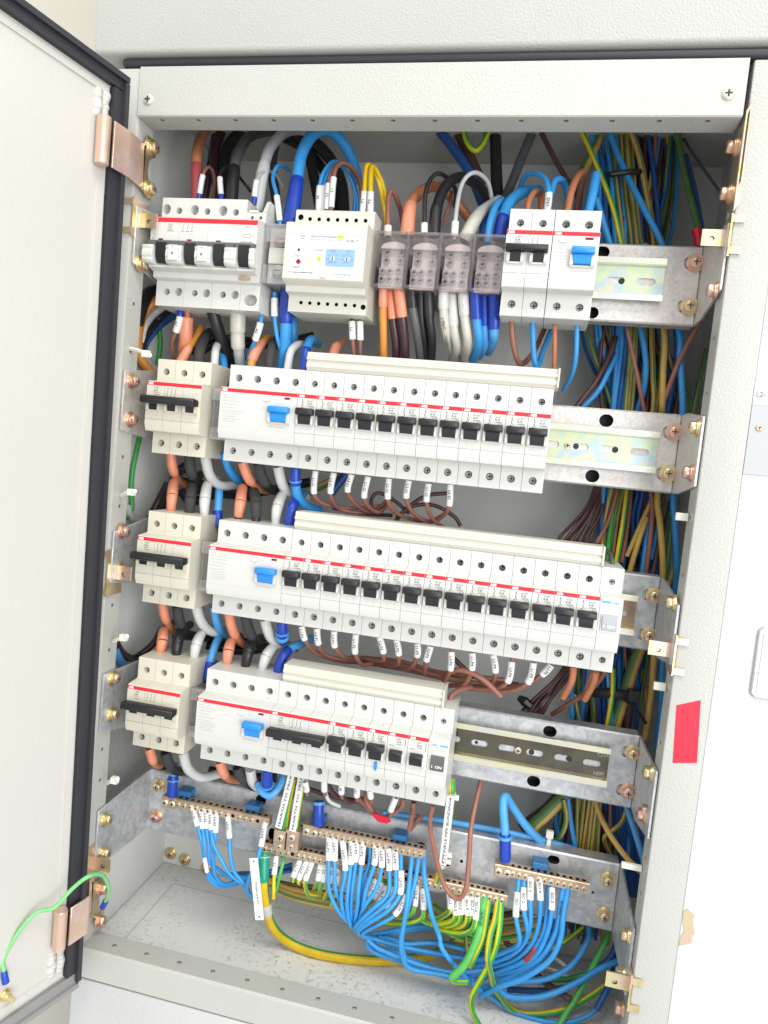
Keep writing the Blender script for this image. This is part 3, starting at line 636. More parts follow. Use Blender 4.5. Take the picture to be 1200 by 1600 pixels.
# single-pole breakers
p_mcb = {'B 10': make_mcb('B 10', td=6), 'B 20': make_mcb('B 20', td=9)}
used = set()
def set_mcb(cur, row, col, label, group):
    p = p_mcb[cur]; loc = (XR0[row]+70+17.5*col, 0, ZR[row])
    if cur in used: o = copy_tree(p, None, loc)
    else: o = p; used.add(cur); o.location = [q*S for q in loc]
    ORG[o.name] = loc; o['label'] = label; o['group'] = group
    return o
for k in range(12):
    mk = 'brown wire' if k < 8 else 'no wire'
    set_mcb('B 10', 1, k, '%s single-pole breaker from the left in the second row, with %s below' % (ORD[k], 'a tagged brown wire' if k < 8 else 'no wire'), 'single-pole breakers in the second row')
for k in range(15):
    set_mcb('B 20', 2, k, '%s single-pole breaker from the left in the third and longest row' % ORD[k], 'single-pole breakers in the third row')
for k in range(3):
    o = set_mcb('B 20', 3, 3+k, '%s in the fourth row' % ('single-pole breaker touching the white three-pole breaker', 'plain single-pole breaker left of the blue-clipped one', 'single-pole breaker with a small blue clip')[k], 'single-pole breakers in the fourth row')
    if k == 2:
        b = MB(); b.box(8.6, 10.6, -1.6, 0, -12.6, -5.2); b.box(8.2, 11, -2.2, -.2, -9.6, -8.2)
        put('blue_clip', b.mesh('blue_clip', [blue_p], (0, 0, 0), .3), o)
v1 = make_mcb('B 32', variant=1)
for k in range(2):
    o = v1 if k == 0 else copy_tree(v1); loc = (XR0[3]+70+17.5*(6+k), 0, ZR[3]); o.location = [q*S for q in loc]; ORG[o.name] = loc
    o['label'] = ('left', 'right')[k]+' one of two flat-toggle single-pole breakers in the fourth row'; o['group'] = 'flat-toggle breakers in the fourth row'
# left-hand three-pole breakers, residual current breakers, busbar covers
for r in (1, 2, 3):
    make_multi(3, 52.6, cream, 'cream three-pole breaker with full-width black bar at the left end of the %s row' % RN[r], 'cream three-pole breakers on the left', ZR[r]+.3, XR0[r]-70.2+(0, 0, .6, 1.2)[r], r)
    make_rcd(70, 4, 'wide white residual current breaker with blue toggle in the %s row' % RN[r], 'wide residual current breakers', (XR0[r], 0, ZR[r]))
    # neutral link squeezed between the two
    t = thing('neutral_link', 'narrow clear-cased neutral link left of the wide residual current breaker, %s row' % RN[r], 'terminal block', (XR0[r]-16.5, 0, ZR[r]), 'narrow neutral links'); o3 = ORG[t.name]; ORG[t.name] = (0, 0, 0)
    b = MB(); b.box(.4, 16, 24, 60, -21, 21); part('body', b, dkgrey_p, t, .4)
    b = MB(); b.box(.2, 16.2, 20, 24, -23, 23); b.box(.2, 16.2, 17, 20, 12, 23); b.box(.2, 16.2, 17, 20, -23, -12); part('cover', b, glassy, t, .5)
    for z in (14, -14): put('screw', SCR_B, t, (8, 24, z))
    ORG[t.name] = o3
def comb(label, x0, x1, zb, end_r=True):
    b = MB()
    b.prism([(15.2, zb+2.2), (14.2, zb+3), (14.2, zb+6), (15.4, zb+6.6), (15.4, zb+8.4), (13.6, zb+9.2), (13.6, zb+11), (15.0, zb+11.6), (15, zb+14.6), (16, zb+15.6), (36, zb+15.6), (37, zb+14.6), (37, zb), (17, zb), (16, zb+1)], x0, x1)
    t = thing('busbar_cover', label, 'busbar', (x0, 20, zb), 'cream busbar covers over the breakers')
    part('cover', b, comb_m, t)
    b = MB(); b.prism([(12.8, zb+.6), (12.8, zb+16.2), (37.5, zb+16.2), (37.5, zb+.6)], x1, x1+1.6); part('end_cap', b, comb_m, t, .3)
comb('cream ribbed busbar cover over the second row of breakers', XR0[1]+70.4, XR0[1]+281.5, ZR[1]+44.6)
comb('longest cream ribbed busbar cover over the third row of breakers', XR0[2]+71.5, XR0[2]+331.5, ZR[2]+44.6)
comb('short cream ribbed busbar cover over the fourth row of breakers', XR0[3]+73.0, XR0[3]+216, ZR[3]+44.6)
make_multi(3, 52.5, white, 'white three-pole breaker with long black bar in the middle of the fourth row', 'three-pole breakers', ZR[3], XR0[3]+70, 3, td=9)
make_switch((XR0[2]+332.5, 0, ZR[2]), 'narrow switch with pale grey rocker at the right end of the third row', False)
make_switch((XR0[3]+210, 0, ZR[3]), 'narrow switch with dark grey rocker at the right end of the fourth row', True, True)
# top row: two-pole breaker and two-pole residual current breaker
make_multi(2, 35.6, white, 'white two-pole breaker with joined black toggle in the top row', 'two-pole devices', ZR[0], XR0[0], 0, td=6, bar='joined')
make_rcd(35.4, 2, 'white two-pole residual current breaker with blue toggle in the top row', 'two-pole devices', (XR0[0]+35.9, 0, ZR[0]), two=True)
# ------------------------------------------------------------------ main breaker with lock-off clamps and shunt release
def main_breaker():
    ox, oz = -76.8, 142.5
    t = thing('main_breaker', 'large four-module main breaker with white clamps around its black toggles', 'circuit breaker', (ox, 0, oz)); ORG[t.name] = (0, 0, 0)
    b = MB()
    def shell(x0, x1, tops, bots, zt, ear=False):
        pr = [(0, 22), (0, 2.2), (1.8, 2.2), (1.8, -17.5), (0, -18.5), (.5, -20), (9, -22), (11, -27), (16, -28), (16, -50), (62, -50), (62, zt), (16, zt), (16, 25), (1.5, 23)]
        b.prism(pr, x0+.1, x1-.1, 0, skip=(8, 12))
        b.holes((0, 16, 0), (1, 0, 0), (0, 0, 1), (x0+.1, x1-.1, 25, zt), tops, 0, 0, 0)
        b.holes((0, 16, 0), (1, 0, 0), (0, 0, 1), (x0+.1, x1-.1, -50, -28), bots, 0, 0, 0)
    for k in range(3):
        x = 27*k
        shell(x, x+27, [(x+16.6, 33.5, 2.9, 2.9, 8), (x+4.6, 34.5, 3.9, 4.4, 9)], [(x+10.5, -37.5, 2.9, 2.9, 6), (x+22, -37, 3.4, 3.6, 8)], 44.5)
    shell(81, 99, [(86, 29.5, 1.6, 1.6, 6), (94, 29.5, 1.6, 1.6, 6)], [(91, -41, 6, 5, 10)], 34)
    b.prism([(16, 34.2), (62, 34.2), (62, 46), (24, 46)], 95.6, 98.8, 0); b.box(83.5, 92, 15, 17, 33.8, 35.5, 0)
    b.box(-.2, 80, 9.5, 11.2, -26.6, -22.6, 0)
    for x in (25.5, 52.5): b.cyl((x, 10, -24.5), (1, 0, 0), 1.2, 2.4, 10, 0)
    part('housing', b, [white, hole_m, hole_m], t)
    stripe(t, .2, 98.8, 18.2, 22, 1.4)
    b = MB(); y = -.1
    for x in (13.4, 27, 40.5, 54, 67.5, 81): b.rect(x, x+.15, 3, 18, -.05, 1)
    b.text('S 293', (16, y, 16.2), 1.4, align='l'); b.text('C 80', (16, y, 14.2), 1.4, align='l'); b.dashes(16, 21, 12, y, .5); b.dashes(16, 22, 10.6, y, .5)
    for k in range(3):
        q = 30+k*4.2
        b.poly([(q+1.2, y, 16.8), (q+1.5, y, 16.8), (q+.4, y, 13.8), (q+.1, y, 13.8)]); b.rect(q+.4, q+.7, 11.6, 13.6, y); b.dashes(q-1, q+2, 10.6, y, .5)
    b.text('S 2C-A', (90, y, 16.2), 1.4); b.rect(87, 93, 10.2, 10.4, y); b.rect(87, 93, 7.6, 7.8, y); b.rect(87, 87.2, 7.6, 10.4, y); b.rect(92.8, 93, 7.6, 10.4, y); b.dashes(84.5, 95.5, 3.4, y, .6); b.rect(83, 87, 8.9, 9.05, y); b.rect(93, 97, 8.9, 9.05, y)
    b.text('I', (2.6, y, 8), 1.6); b.text('O', (2.6, y, 4.2), 1.6); b.rect(4.4, 4.6, 4, 9, y)
    part('print', b, [ink, ink_l], t)
    for x in (8, 35, 62):
        b = MB(); b.box(x, x+4.4, -.15, .4, 2.5, 4.3); part('indicator', b, dred, t)
    b = MB(); b.prism([(0, 2.1), (-3.6, 2.0), (-4.2, 1.2), (-4.2, -2.4), (1.6, -2.4), (1.6, 2.1)], .4, 80.5); b.prism([(0, 2.1), (-3.6, 2.0), (-4.2, 1.2), (-4.2, -3.4), (1.6, -3.4), (1.6, 2.1)], 81.4, 98.4)
    part('handle_bar', b, dkgrey_p, t, .3)
    for x in (13.8, 40.8, 67.8, 90.5):
        b = MB(); b.prism([(1.5, 1), (-5, 0), (-5.4, -4), (-4.6, -12), (-1, -17), (1.5, -17)], x-5.2, x+5.2); part('toggle', b, black, t, .4)
    for xa, xb in ((-2.5, 7.6), (20, 34.6), (47, 61.6), (74, 84.6), (96.2, 101)):
        b = MB()
        pf = [(1.7, -2.6), (-6, -2.7), (-8, -3.6), (-8.4, -5), (-7.4, -6.5), (-8.2, -8), (-8.2, -12.5), (-7.2, -13.6), (-7.6, -15.5), (-5.6, -18), (1.7, -18.6)]
        b.prism(pf, xa, xb)
        if xb-xa > 12:
            m_ = (xa+xb)/2; b.box(m_-4.2, m_+4.2, -9.4, -5, -16, -3.2); b.box(m_-1.2, m_+1.2, -9.7, -9.2, -11.5, -9, 1); b.box(m_-1, m_+1, -9.7, -9.2, -5.2, -4.2, 1)
        part('lock_clamp', b, [white, hole_m], t, .35)
    b = MB(); b.box(82, 92, 8.4, 10, -25.6, -22.8); b.box(84, 88, 7.8, 9, -26, -22.4); part('brass_tab', b, brass, t)
    for k in range(3):
        put('terminal_screw', SCR_T, t, (27*k+16.6, 23.8, 33.5)); put('terminal_screw', SCR_T, t, (27*k+10.5, 21.8, -37.5))
    ORG[t.name] = (ox, 0, oz)
main_breaker()
# clear terminal between main breaker and relay
t = thing('terminal_block', 'clear-cased two-screw terminal block between main breaker and relay', 'terminal block', (22.6, 0, 142.5)); ORG[t.name] = (0, 0, 0)
b = MB(); b.box(1.5, 23, 24, 60, -24, 23.5); b.box(3, 21, 19.5, 25, -8, 6); part('body', b, relay_m, t, .5)
b = MB()
for q in ((.4, 1.2, 14, 50, -26, 24.5), (.4, 24, 14, 15, 22.5, 24.5), (.4, 24, 14, 15, -26, -24), (1.2, 24, 14.2, 14.9, 9, 22.5), (1.2, 24, 14.2, 14.9, -24, -10), (1.2, 24, 16, 40, 23.7, 24.5), (1.2, 24, 16, 40, -26, -25.2)): b.box(*q)
part('cover', b, glassy, t, .2)
for z, mm in ((13, 0), (-13.5, 1)):
    b = MB(); b.cyl((13, 24, z), (0, -1, 0), 6.2, 3, 20, 0); b.cyl((13, 21, z), (0, -1, 0), 4.4, 2.5, 16, 1); b.box(9.5, 16.5, 18.3, 18.6, z-.6, z+.6, 2); part('clamp_screw', b, [screwsteel, pink if mm == 0 else screwm, slotm], t, .2)
ORG[t.name] = (22.6, 0, 142.5)
# ------------------------------------------------------------------ earth leakage relay
def relay():
    ox, oz = 47.6, 141.4
    t = thing('earth_leakage_relay', 'ivory earth leakage relay with blue dial panel and yellow-green lamps', 'relay', (ox, 0, oz)); ORG[t.name] = (0, 0, 0)
    b = MB()
    pr = [(0, 22), (0, -23), (2, -24.5), (10, -26.5), (11, -31.5), (19, -32.8), (20, -34), (20, -46.5), (62, -46.5), (62, 40.2), (21, 40.2), (20, 39.2), (20, 25.5), (18.5, 24.4), (1.4, 23.4)]
    b.prism(pr, 0, 70, 0, skip=(6, 11))
    b.holes((0, 20, 0), (1, 0, 0), (0, 0, 1), (0, 70, 25.5, 39.2), [(4.6, 33.5, 2.5, 2.5, 5)]+[(13+8.2*k, 32.2, 1.7, 1.7, 6) for k in range(7)], 0, 1, 1)
    b.holes((0, 20, 0), (1, 0, 0), (0, 0, 1), (0, 70, -46.5, -34), [(11.5+8.0*k, -38.6, 1.6, 1.6, 6) for k in range(7)]+[(67.2, -39.6, 2.3, 2.3, 5)], 0, 1, 1)
    part('housing', b, [relay_m, slotm], t, 0)
    b = MB(); b.box(3.2, 66.8, -.25, .4, -21.4, 13.4); f = part('face_plate', b, panelgrey, t, .1)
    b = MB(); b.box(1.5, 68.5, -.6, .2, 13.6, 14.6); b.box(2.0, 2.6, -.6, .2, -22, 13.6); b.box(67.4, 68, -.6, .2, -22, 13.6); part('cover_edge', b, panelgrey, t)
    b = MB()
    b.prism([(36.5, -11.2), (37.5, -12.2), (60.5, -12.2), (61.5, -11.2), (61.5, 1.0), (60.5, 2.0), (37.5, 2.0), (36.5, 1.0)], -.5, -.1, ax='y'); dp = part('dial_panel', b, bluepanel, t)
    for x in (42.8, 55.2):
        b = MB(); b.cyl((x, -.5, -6), (0, -1, 0), 2.1, .8, 18, 0); b.box(x-.4, x+.4, -1.45, -1.2, -7.6, -4.4, 1)
        put('dial', b.mesh('dial', [meter, ink]), dp)
    b = MB(); y = -.56
    b.text('I\u0394n [A]', (43, y, .2), 1.3); b.text('t [S]', (55.6, y, .2), 1.3)
    for cx, L in ((42.8, ['0.03', '0.1', '0.3', '1', '3', '5', '10']), (55.2, ['0', '.06', '0.1', '0.2', '0.3', '0.5', '1'])):
        for q, s in enumerate(L):
            a = math.radians(230-q*280/6); b.text(s, (cx+4.1*math.cos(a), y, -6+3.9*math.sin(a)), 1.05)
    y = -.3
    b.text('HOBUT', (58, y, 8.8), 2.4, bold=.01); b.text('TEST', (12.4, y, -4.6), 1.8, bold=.01); b.text('RESET', (12.6, y, -13.8), 1.8, bold=.01); b.text('POWER', (30.2, y, .5), 1.6, bold=.01)
    b.text('Earth Leakage Relay', (53, y, -18.4), 1.7, bold=.01); b.text('75% 60% 45% 30% 15% 0%', (35.5, y, 9.0), 1.3, width=28); b.dashes(5.5, 27, -18.6, y, .9); b.dashes(13.5, 17, 9.2, y, .7)
    part('print', b, ink, t)
    b = MB(); b.box(12.6, 18, -.45, 0, 10.8, 12.3); b.box(22.4, 44.5, -.45, 0, 11, 12.5); part('lamp_bar', b, grey_p, t)
    b = MB(); b.box(44.5, 50.5, -.5, 0, 10.6, 12.8); b.cyl((31, -.2, -6.4), (0, -1, 0), 1.8, .9, 16); part('lamp', b, led, t)
    for z, mm in ((.2, panelgrey), (-9.4, redtape)):
        b = MB(); b.cyl((13.4, -.2, z), (0, -1, 0), 2.0, .6, 16, 0); b.cyl((13, -.7, z), (0, -1, 0), 1.15, .25, 12, 1); part('button', b, [mm, slotm], t)
    b = MB(); b.prism([(33.5, -15.5), (36, -14.6), (38.5, -15.5), (38.5, -21.8), (33.5, -21.8)], -1.0, -.1, ax='y'); part('cover_latch', b, relay_m, t, .3)
    ORG[t.name] = (ox, 0, oz)
relay()
# ------------------------------------------------------------------ distribution blocks under smoky covers
def dist_block(k, label):
    ox, oz = 119.6+27.6*k, 142.8
    t = thing('distribution_block', label, 'distribution block', (ox, 10, oz), 'distribution blocks under smoky covers'); ORG[t.name] = (0, 0, 0)
    b = MB(); b.box(3, 25, 27, 58, -21, 14); b.box(3, 25, 22, 30, -21, -4)
    n = 12; arch = [(3+11*(1-math.cos(math.pi*q/n)), 13+5.0*math.sin(math.pi*q/n)) for q in range(n+1)]
    b.prism(arch+[(25, 12), (3, 12)], 21.5, 32, ax='y'); part('body', b, pinkbody, t, .3)
    b = MB()
    for q in ((0, 27.2, 10, 11, -23, 23), (0, 1.2, 11, 52, -23, 23), (26, 27.2, 11, 52, -23, 23), (1.2, 26, 11, 48, 22, 23), (1.2, 26, 11, 48, -23, -22), (0, 2.6, 8.6, 10, -23, 23), (2.6, 27.2, 9.4, 10, 20.5, 23), (2.6, 27.2, 9.4, 10, -23, -20.5)): b.box(*q)
    part('cover', b, smoky, t, .25)
    for x, z, y in ((8, 9.5, 27), (8, 3, 27), (20.5, 9.5, 27), (20.5, 3, 27), (6.4, -7.5, 22), (13, -7.5, 22), (20.5, -6.5, 22), (6.2, -14, 22), (13, -14, 22), (20.5, -14, 22)):
        put('clamp_screw', CLS, t, (x, y, z))
    ORG[t.name] = (ox, 10, oz)
b = MB(); b.cyl((0, 0, 0), (0, -1, 0), 2.9, 2.2, 14, 0); b.cyl((0, -2.2, 0), (0, -1, 0), 2.2, .4, 14, 0); b.box(-1.8, 1.8, -2.75, -2.4, -.4, .4, 1); b.box(-.4, .4, -2.76, -2.4, -1.8, 1.8, 1)
CLS = b.mesh('clamp_screw', [screwsteel, slotm])
for k, s in enumerate(('salmon-sleeved', 'black', 'grey', 'dark blue-sleeved')): dist_block(k, 'smoky-covered distribution block feeding the three %s cables below it' % s)
# ------------------------------------------------------------------ brass terminal bars on the bottom bracket
def term_bar(name, label, x0, x1, zc, n, Y=66., ins=(), skip=(), big=True):
    t = thing(name, label, 'terminal bar', ((x0+x1)/2, Y, zc), 'brass terminal bars')
    b = MB(); p = (x1-x0-4)/n
    xs = [x0+2+p*(k+.5) for k in range(n)]
    b.prism([(Y, zc-5), (Y, zc+3.4), (Y+.6, zc+4), (Y+9, zc+4), (Y+9, zc-5)], x0, x1, 0, skip=(0, 2))
    b.holes((0, Y, 0), (1, 0, 0), (0, 0, 1), (x0, x1, zc-5, zc+3.4), [(x, zc-1, 1.9, 1.9, 3) for x in xs], 0, 1, 1, N=10)
    b.holes((0, 0, zc+4), (1, 0, 0), (0, 1, 0), (x0, x1, Y+.6, Y+9), [(x, Y+4.6, 1.7, 2.1, 4) for x in xs], 0, 1, 1, N=10)
    part('bar', b, [brass, slotm], t)
    for k, x in enumerate(xs):
        if k not in skip: put('screw', SCR_N, t, (x-ORG[t.name][0], -.0, -1))
    for x in ins:
        b = MB(); b.box(x-7, x+7, Y+6, 84.6, zc+4.2, zc+10); b.box(x-6, x+6, Y+9.1, 84.6, zc-9, zc+4); part('insulator', b, blue_d, t, .5)
    if big:
        b = MB(); b.box(x0-6, x0+9, Y-1.4, Y+10, zc-6.2, zc+5.2); part('lug', b, brass, t, .4)
        for x in (x0-2, x0+6): put('screw', SCR_L, t, (x-ORG[t.name][0], -1.4, -1))
SCR_N = mk_screw(screwm, 2.35, 2.2, 12); SCR_L = mk_screw(screwm, 3.3, 2.2, 14)
term_bar('neutral_bar', 'left brass neutral bar on blue insulators under the first breakers', -52, 57, -390, 16, ins=(-38, 36), skip=(10, 14))
term_bar('neutral_bar', 'middle brass neutral bar crowded with blue wires', 98, 213, -389, 19, ins=(104, 186), skip=(13,))
term_bar('neutral_bar', 'short brass neutral bar at the right, feeding the isolated blue wires', 283, 362, -388.5, 13, ins=(318,), skip=(4,))
term_bar('earth_bar', 'long lower brass earth bar carrying yellow-green wires', 50, 292, -417, 42, Y=68, big=False, skip=(5, 21, 25))
# ------------------------------------------------------------------ cables: control points are (x, y, depth) seen in one window of the photograph
def spline(P, per=5):
    out = []; n = len(P)
    if n == 2: return [P[0].lerp(P[1], q/4) for q in range(5)], [q/4 for q in range(5)]
    ts = []
    for i in range(n-1):
        p0, p1, p2, p3 = P[max(i-1, 0)], P[i], P[i+1], P[min(i+2, n-1)]
        if i == 0: p0 = p1*2-p2
        if i == n-2: p3 = p2*2-p1
        for q in range(per):
            t = q/per
            out.append(.5*((2*p1)+(p2-p0)*t+(2*p0-5*p1+4*p2-p3)*t*t+(3*p1-p0-3*p2+p3)*t**3)); ts.append(i+t)
    out.append(P[-1]); ts.append(n-1)
    return out, ts
def sub(pts, ts, a, b, n=9):
    res = []
    for k in range(n+1):
        t = a+(b-a)*k/n
        for i in range(len(ts)-1):
            if ts[i+1] >= t-1e-9: f = (t-ts[i])/(ts[i+1]-ts[i]); res.append(pts[i].lerp(pts[i+1], max(0, min(1, f)))); break
    return res
YG = ('yellow', 'yellow', 'yellow', 'green', 'green', 'yellow', 'yellow', 'green')
def wires_of(col):
    if col == 'yg': return ([WIRE['yellow'], WIRE['green']], [0, 0, 0, 1, 1, 0, 0, 0, 1, 1])
    if col == 'lg': return ([WIRE['lime'], WIRE['green']], [0, 0, 0, 1, 1, 0, 0, 0, 1, 1])
    if col == 'gy': return ([WIRE['moss'], WIRE['tan']], [0, 0, 0, 0, 1, 1, 0, 0, 1, 1])
    if col == 'ty': return ([WIRE['tan'], WIRE['moss']], [0, 0, 0, 0, 0, 1, 0, 0, 0, 1])
    if col == 'fat': return ([WIRE['yellow'], WIRE['green']], [0, 0, 0, 0, 0, 0, 1, 1, 0, 0])
    return ([WIRE[col]], [0])
def cable(label, col, r, reg, pts, sl=(), group=None, name=None, rot=0., wob=0., dy=0.):
    """sl: sleeves (t0, t1, radius, colour[, text]) measured in control points"""
    P = [rp(reg, p[0], p[1], p[2]+dy) if len(p) == 3 else rp(p[3], p[0], p[1], p[2]+dy) for p in pts]
    for q, p in enumerate(P):
        xl = -113+r
        if p.x < xl and p.y > 10: d_ = p-Vector(CAM); P[q] = p = Vector(CAM)+d_*((xl-CAM[0])/d_.x)
        p.z = max(p.z, -537.5+r)
    if r < 2.6 and not wob: P = [p+Vector((random.uniform(-.9, .9), random.uniform(-1.2, 1.2), random.uniform(-.6, .6))) if 2 < q < len(P)-1 else p for q, p in enumerate(P)]
    if wob: P = [p+Vector((random.uniform(-wob, wob), random.uniform(-wob, wob)*.5, 0)) for p in P]
    c, ts = spline(P); mats, pat = wires_of(col); b = MB(); b.fixn = False
    n = 10 if len(mats) > 1 else (8 if r < 3.4 else 12)
    b.tube(c, r, n, pat, rot if len(mats) > 1 else .2, col == 'fat')
    nm = name or 'cable'; kind = 'cable' if r >= 2.9 else 'wire'
    nm = name or kind
    o = whole(nm, b, mats, label, kind, tuple(P[0]), group, smooth=60)
    for s in sl:
        a, e_, rr, sc = s[:4]; q = sub(c, ts, a, e_, 10); b = MB(); b.fixn = False
        r0, r1 = rr if isinstance(rr, tuple) else (rr, rr)
        mk = sc == 'white'
        if mk:
            if (q[-1]-q[0]).length < .5: continue
            b.tube(q, [r0]*11, 8, (0,), math.pi/8)
        else:
            rad = [(r0+(r1-r0)*k/10) for k in range(11)]; rad[0] *= .9; rad[-1] = rad[-1]*.92; 
            b.tube(q, rad, 12)
        me = b.mesh('marker' if mk else 'sleeve', [WIRE[sc]], tuple(P[0]), smooth=50)
        ch = put('marker_sleeve' if mk else ('cable_tie_band' if s[1]-s[0] < .12 else 'heat_shrink_sleeve'), me, o)
        if len(s) > 4 and s[4]:
            tx = s[4]; d = (q[8]-q[2]); L = d.length; d.normalize(); up = Vector((1, 0, 0))-d*d.x
            if len(s) > 5: d = -d; up = -up
            up.normalize(); nr = d.cross(up)
            if nr.y > 0: up = -up; nr = -nr
            bt = MB(); mid = (q[2]+q[8])/2; md = q[5]; mid = mid+(md-mid)*.8
            hgt = min(r0*1.15, 2.6); wd = textmesh(tx)[2]*hgt; wd = min(wd, L*1.35)
            bt.text(tx, mid+nr*(r0*1.0+.08), hgt, d, up, 0, .015, 'c', wd)
            put('lettering', bt.mesh('lettering', [s[6] if len(s) > 6 else ink], tuple(P[0])), ch)
    return o
def tie_band(o_pts, r, col): pass
W = 'white'
# ---- top row, above the main breaker
c = cable
c('thick copper-brown cable rising from the first pole of the main breaker in a red sleeve', 'copper', 4.7, 'A', [(540, 40, 110), (472, 110, 80), (432, 220, 50), (428, 320, 42), (428, 580, 42)], [(2.9, 4, 5.4, 'redcl')])
c('thick dark grey cable rising behind the second pole of the main breaker', 'dgrey', 4.8, 'A', [(930, 90, 122), (770, 130, 95), (695, 230, 60), (665, 340, 46), (645, 580, 42)], [(2.9, 4, 5.4, 'black')])
c('thick grey cable arching from the third pole of the main breaker', 'grey', 4.9, 'A', [(1180, 110, 110), (1020, 92, 88), (905, 180, 60), (850, 320, 45), (800, 600, 42)], [(2.9, 4, (5.6, 6.2), 'lgrey')])
c('thickest bright blue cable arching to a dark blue sleeve left of the relay', 'blue', 5.2, 'B', [(560, 420, 112), (505, 240, 92), (400, 105, 72), (290, 110, 56), (210, 230, 46), (178, 400, 41), (135, 700, 39)], [(4.95, 6, (6.0, 7.7), 'dblue')])
for k, (cl, r, p) in enumerate((('plum', 5, [(575, 560, 112), (540, 260, 116), (600, 60, 125)]), ('black', 6, [(620, 560, 108), (610, 240, 118), (740, 70, 126)]), ('plum', 4.5, [(470, 560, 124), (520, 300, 124), (560, 60, 130)]))):
    c('dark cable in shadow behind the first poles of the main breaker', cl, r, 'A', p, group='dark cables behind the main breaker')
for cl, r, p in (('black', 6, [(470, 640, 108), (445, 400, 112), (330, 210, 116), (150, 110, 124)]), ('black', 5.2, [(330, 640, 112), (265, 300, 116), (225, 90, 124)]), ('black', 5.0, [(420, 640, 120), (380, 420, 124), (250, 230, 128), (60, 120, 132)]), ('matte', 5, [(50, 560, 118), (20, 300, 122), (60, 100, 128)])):
    c('black cable looping behind the thick blue cable above the relay', cl, r, 'B', p, group='black cables above the relay')
c('thin brown wire with white marker at the first pole of the main breaker', 'brown', 1.5, 'A', [(440, 545, 38), (468, 375, 36), (508, 325, 45), (545, 390, 60), (530, 530, 72)], [(0, .35, 2.4, 'dblue'), (.3, 1, 2.6, W)])
c('thin black wire with white marker at the second pole of the main breaker', 'black', 1.5, 'A', [(586, 545, 38), (575, 390, 38), (598, 332, 45), (650, 325, 58), (700, 390, 85), (770, 480, 95)], [(0, .35, 2.4, 'dblue'), (.3, 1, 2.6, W)])
c('thin grey wire with white marker at the third pole of the main breaker', 'grey', 1.5, 'A', [(786, 560, 34), (805, 410, 34), (850, 355, 40), (920, 360, 60), (965, 450, 80)], [(0, .35, 2.5, 'dblue'), (.3, 1, 2.7, W)])
c('thin blue wire with long white marker right of the main breaker', 'blue', 1.7, 'A', [(952, 690, 34), (930, 505, 34), (906, 390, 40), (950, 308, 50), (1012, 350, 72)], [(.15, 1, 2.8, W)])
for k, p in enumerate(([(310, 620, 40), (318, 445, 40), (350, 345, 45), (420, 292, 60), (500, 380, 75), (540, 500, 80), (525, 640, 82)], [(340, 620, 43), (346, 445, 43), (380, 345, 48), (440, 305, 62), (515, 400, 78), (555, 520, 80), (548, 640, 82)])):
    c('%s blue wire with white marker looping over the relay' % ('left', 'right')[k], 'blue', 1.8, 'B', p, [(.1, 1, 2.8, W, 'N' if k == 0 else '')], 'blue wires above the relay')
for k, p in enumerate(([(362, 620, 38), (374, 430, 38), (402, 340, 42), (450, 298, 50), (520, 345, 65), (570, 450, 75), (588, 620, 78)], [(388, 600, 36), (407, 382, 36), (432, 315, 42), (482, 300, 50), (548, 360, 65), (588, 470, 75), (575, 620, 80)])):
    c('%s brown wire with white marker looping over the relay' % ('lower-marked', 'higher-marked')[k], 'brown', 1.8, 'B', p, [(.15 if k == 0 else .1, 1 if k == 0 else .95, 2.8, W, 'L1')], 'brown wires above the relay')
for k, p in enumerate(([(585, 620, 38), (598, 480, 38), (607, 345, 42), (632, 315, 45), (680, 400, 55), (725, 590, 65), (732, 700, 70)], [(635, 620, 36), (637, 482, 36), (640, 345, 40), (662, 325, 45), (710, 440, 60), (738, 600, 68), (742, 700, 72)])):
    c('%s bright yellow wire hooped over the right end of the relay' % ('left', 'right')[k], 'yellow', 2.1, 'B', p, [(.05, 1, 2.9, W, 'T1' if k == 0 else 'T2')], 'yellow wires above the relay')
# ---- distribution block feeds
c('thin brown wire in a white collar entering the first distribution block', 'brown', 2.2, 'B', [(745, 760, 40), (748, 520, 45), (778, 480, 50), (822, 585, 65), (840, 690, 72)], [(0, .25, 3.4, W)])
c('thick copper cable with salmon sleeve entering the first distribution block', 'copper', 4.5, 'B', [(862, 760, 40), (885, 570, 42), (930, 490, 55), (1010, 450, 75), (1120, 455, 92)], [(0, 1.1, (6.4, 5.6), 'salmon')])
c('thin black wire in a white collar entering the second distribution block', 'black', 1.9, 'C', [(12, 740, 36), (18, 500, 38), (60, 388, 42), (130, 372, 50), (200, 460, 70), (205, 580, 82)], [(0, .25, 3.0, W)])
c('thick glossy black cable arching into the second distribution block', 'black', 4.6, 'C', [(72, 760, 38), (90, 580, 40), (148, 440, 48), (240, 388, 60), (340, 435, 78), (430, 540, 95)], [(0, 1.1, 5.2, 'black')])
c('thin pale grey wire hooped over the third distribution block', 'grey', 1.9, 'C', [(198, 780, 34), (215, 580, 36), (252, 420, 40), (325, 360, 45), (408, 415, 60), (438, 550, 76)], [(.1, .55, 3.2, W)])
c('thick grey cable in a putty sleeve entering the third distribution block', 'grey', 4.4, 'C', [(260, 790, 42), (325, 660, 45), (382, 590, 55), (480, 530, 72)], [(0, 2, (6.6, 5.0), 'putty')])
c('thick copper cable passing behind the distribution blocks', 'copper', 4.6, 'C', [(-40, 520, 98), (30, 455, 92), (110, 455, 88), (200, 530, 95), (310, 670, 104)])
c('thin brown wire dropping behind the second distribution block', 'brown', 1.7, 'C', [(205, 470, 84), (165, 580, 86), (115, 700, 88)])
c('medium blue cable entering the fourth distribution block', 'blue', 3.1, 'C', [(405, 800, 38), (428, 660, 41), (462, 560, 47), (500, 530, 60)])
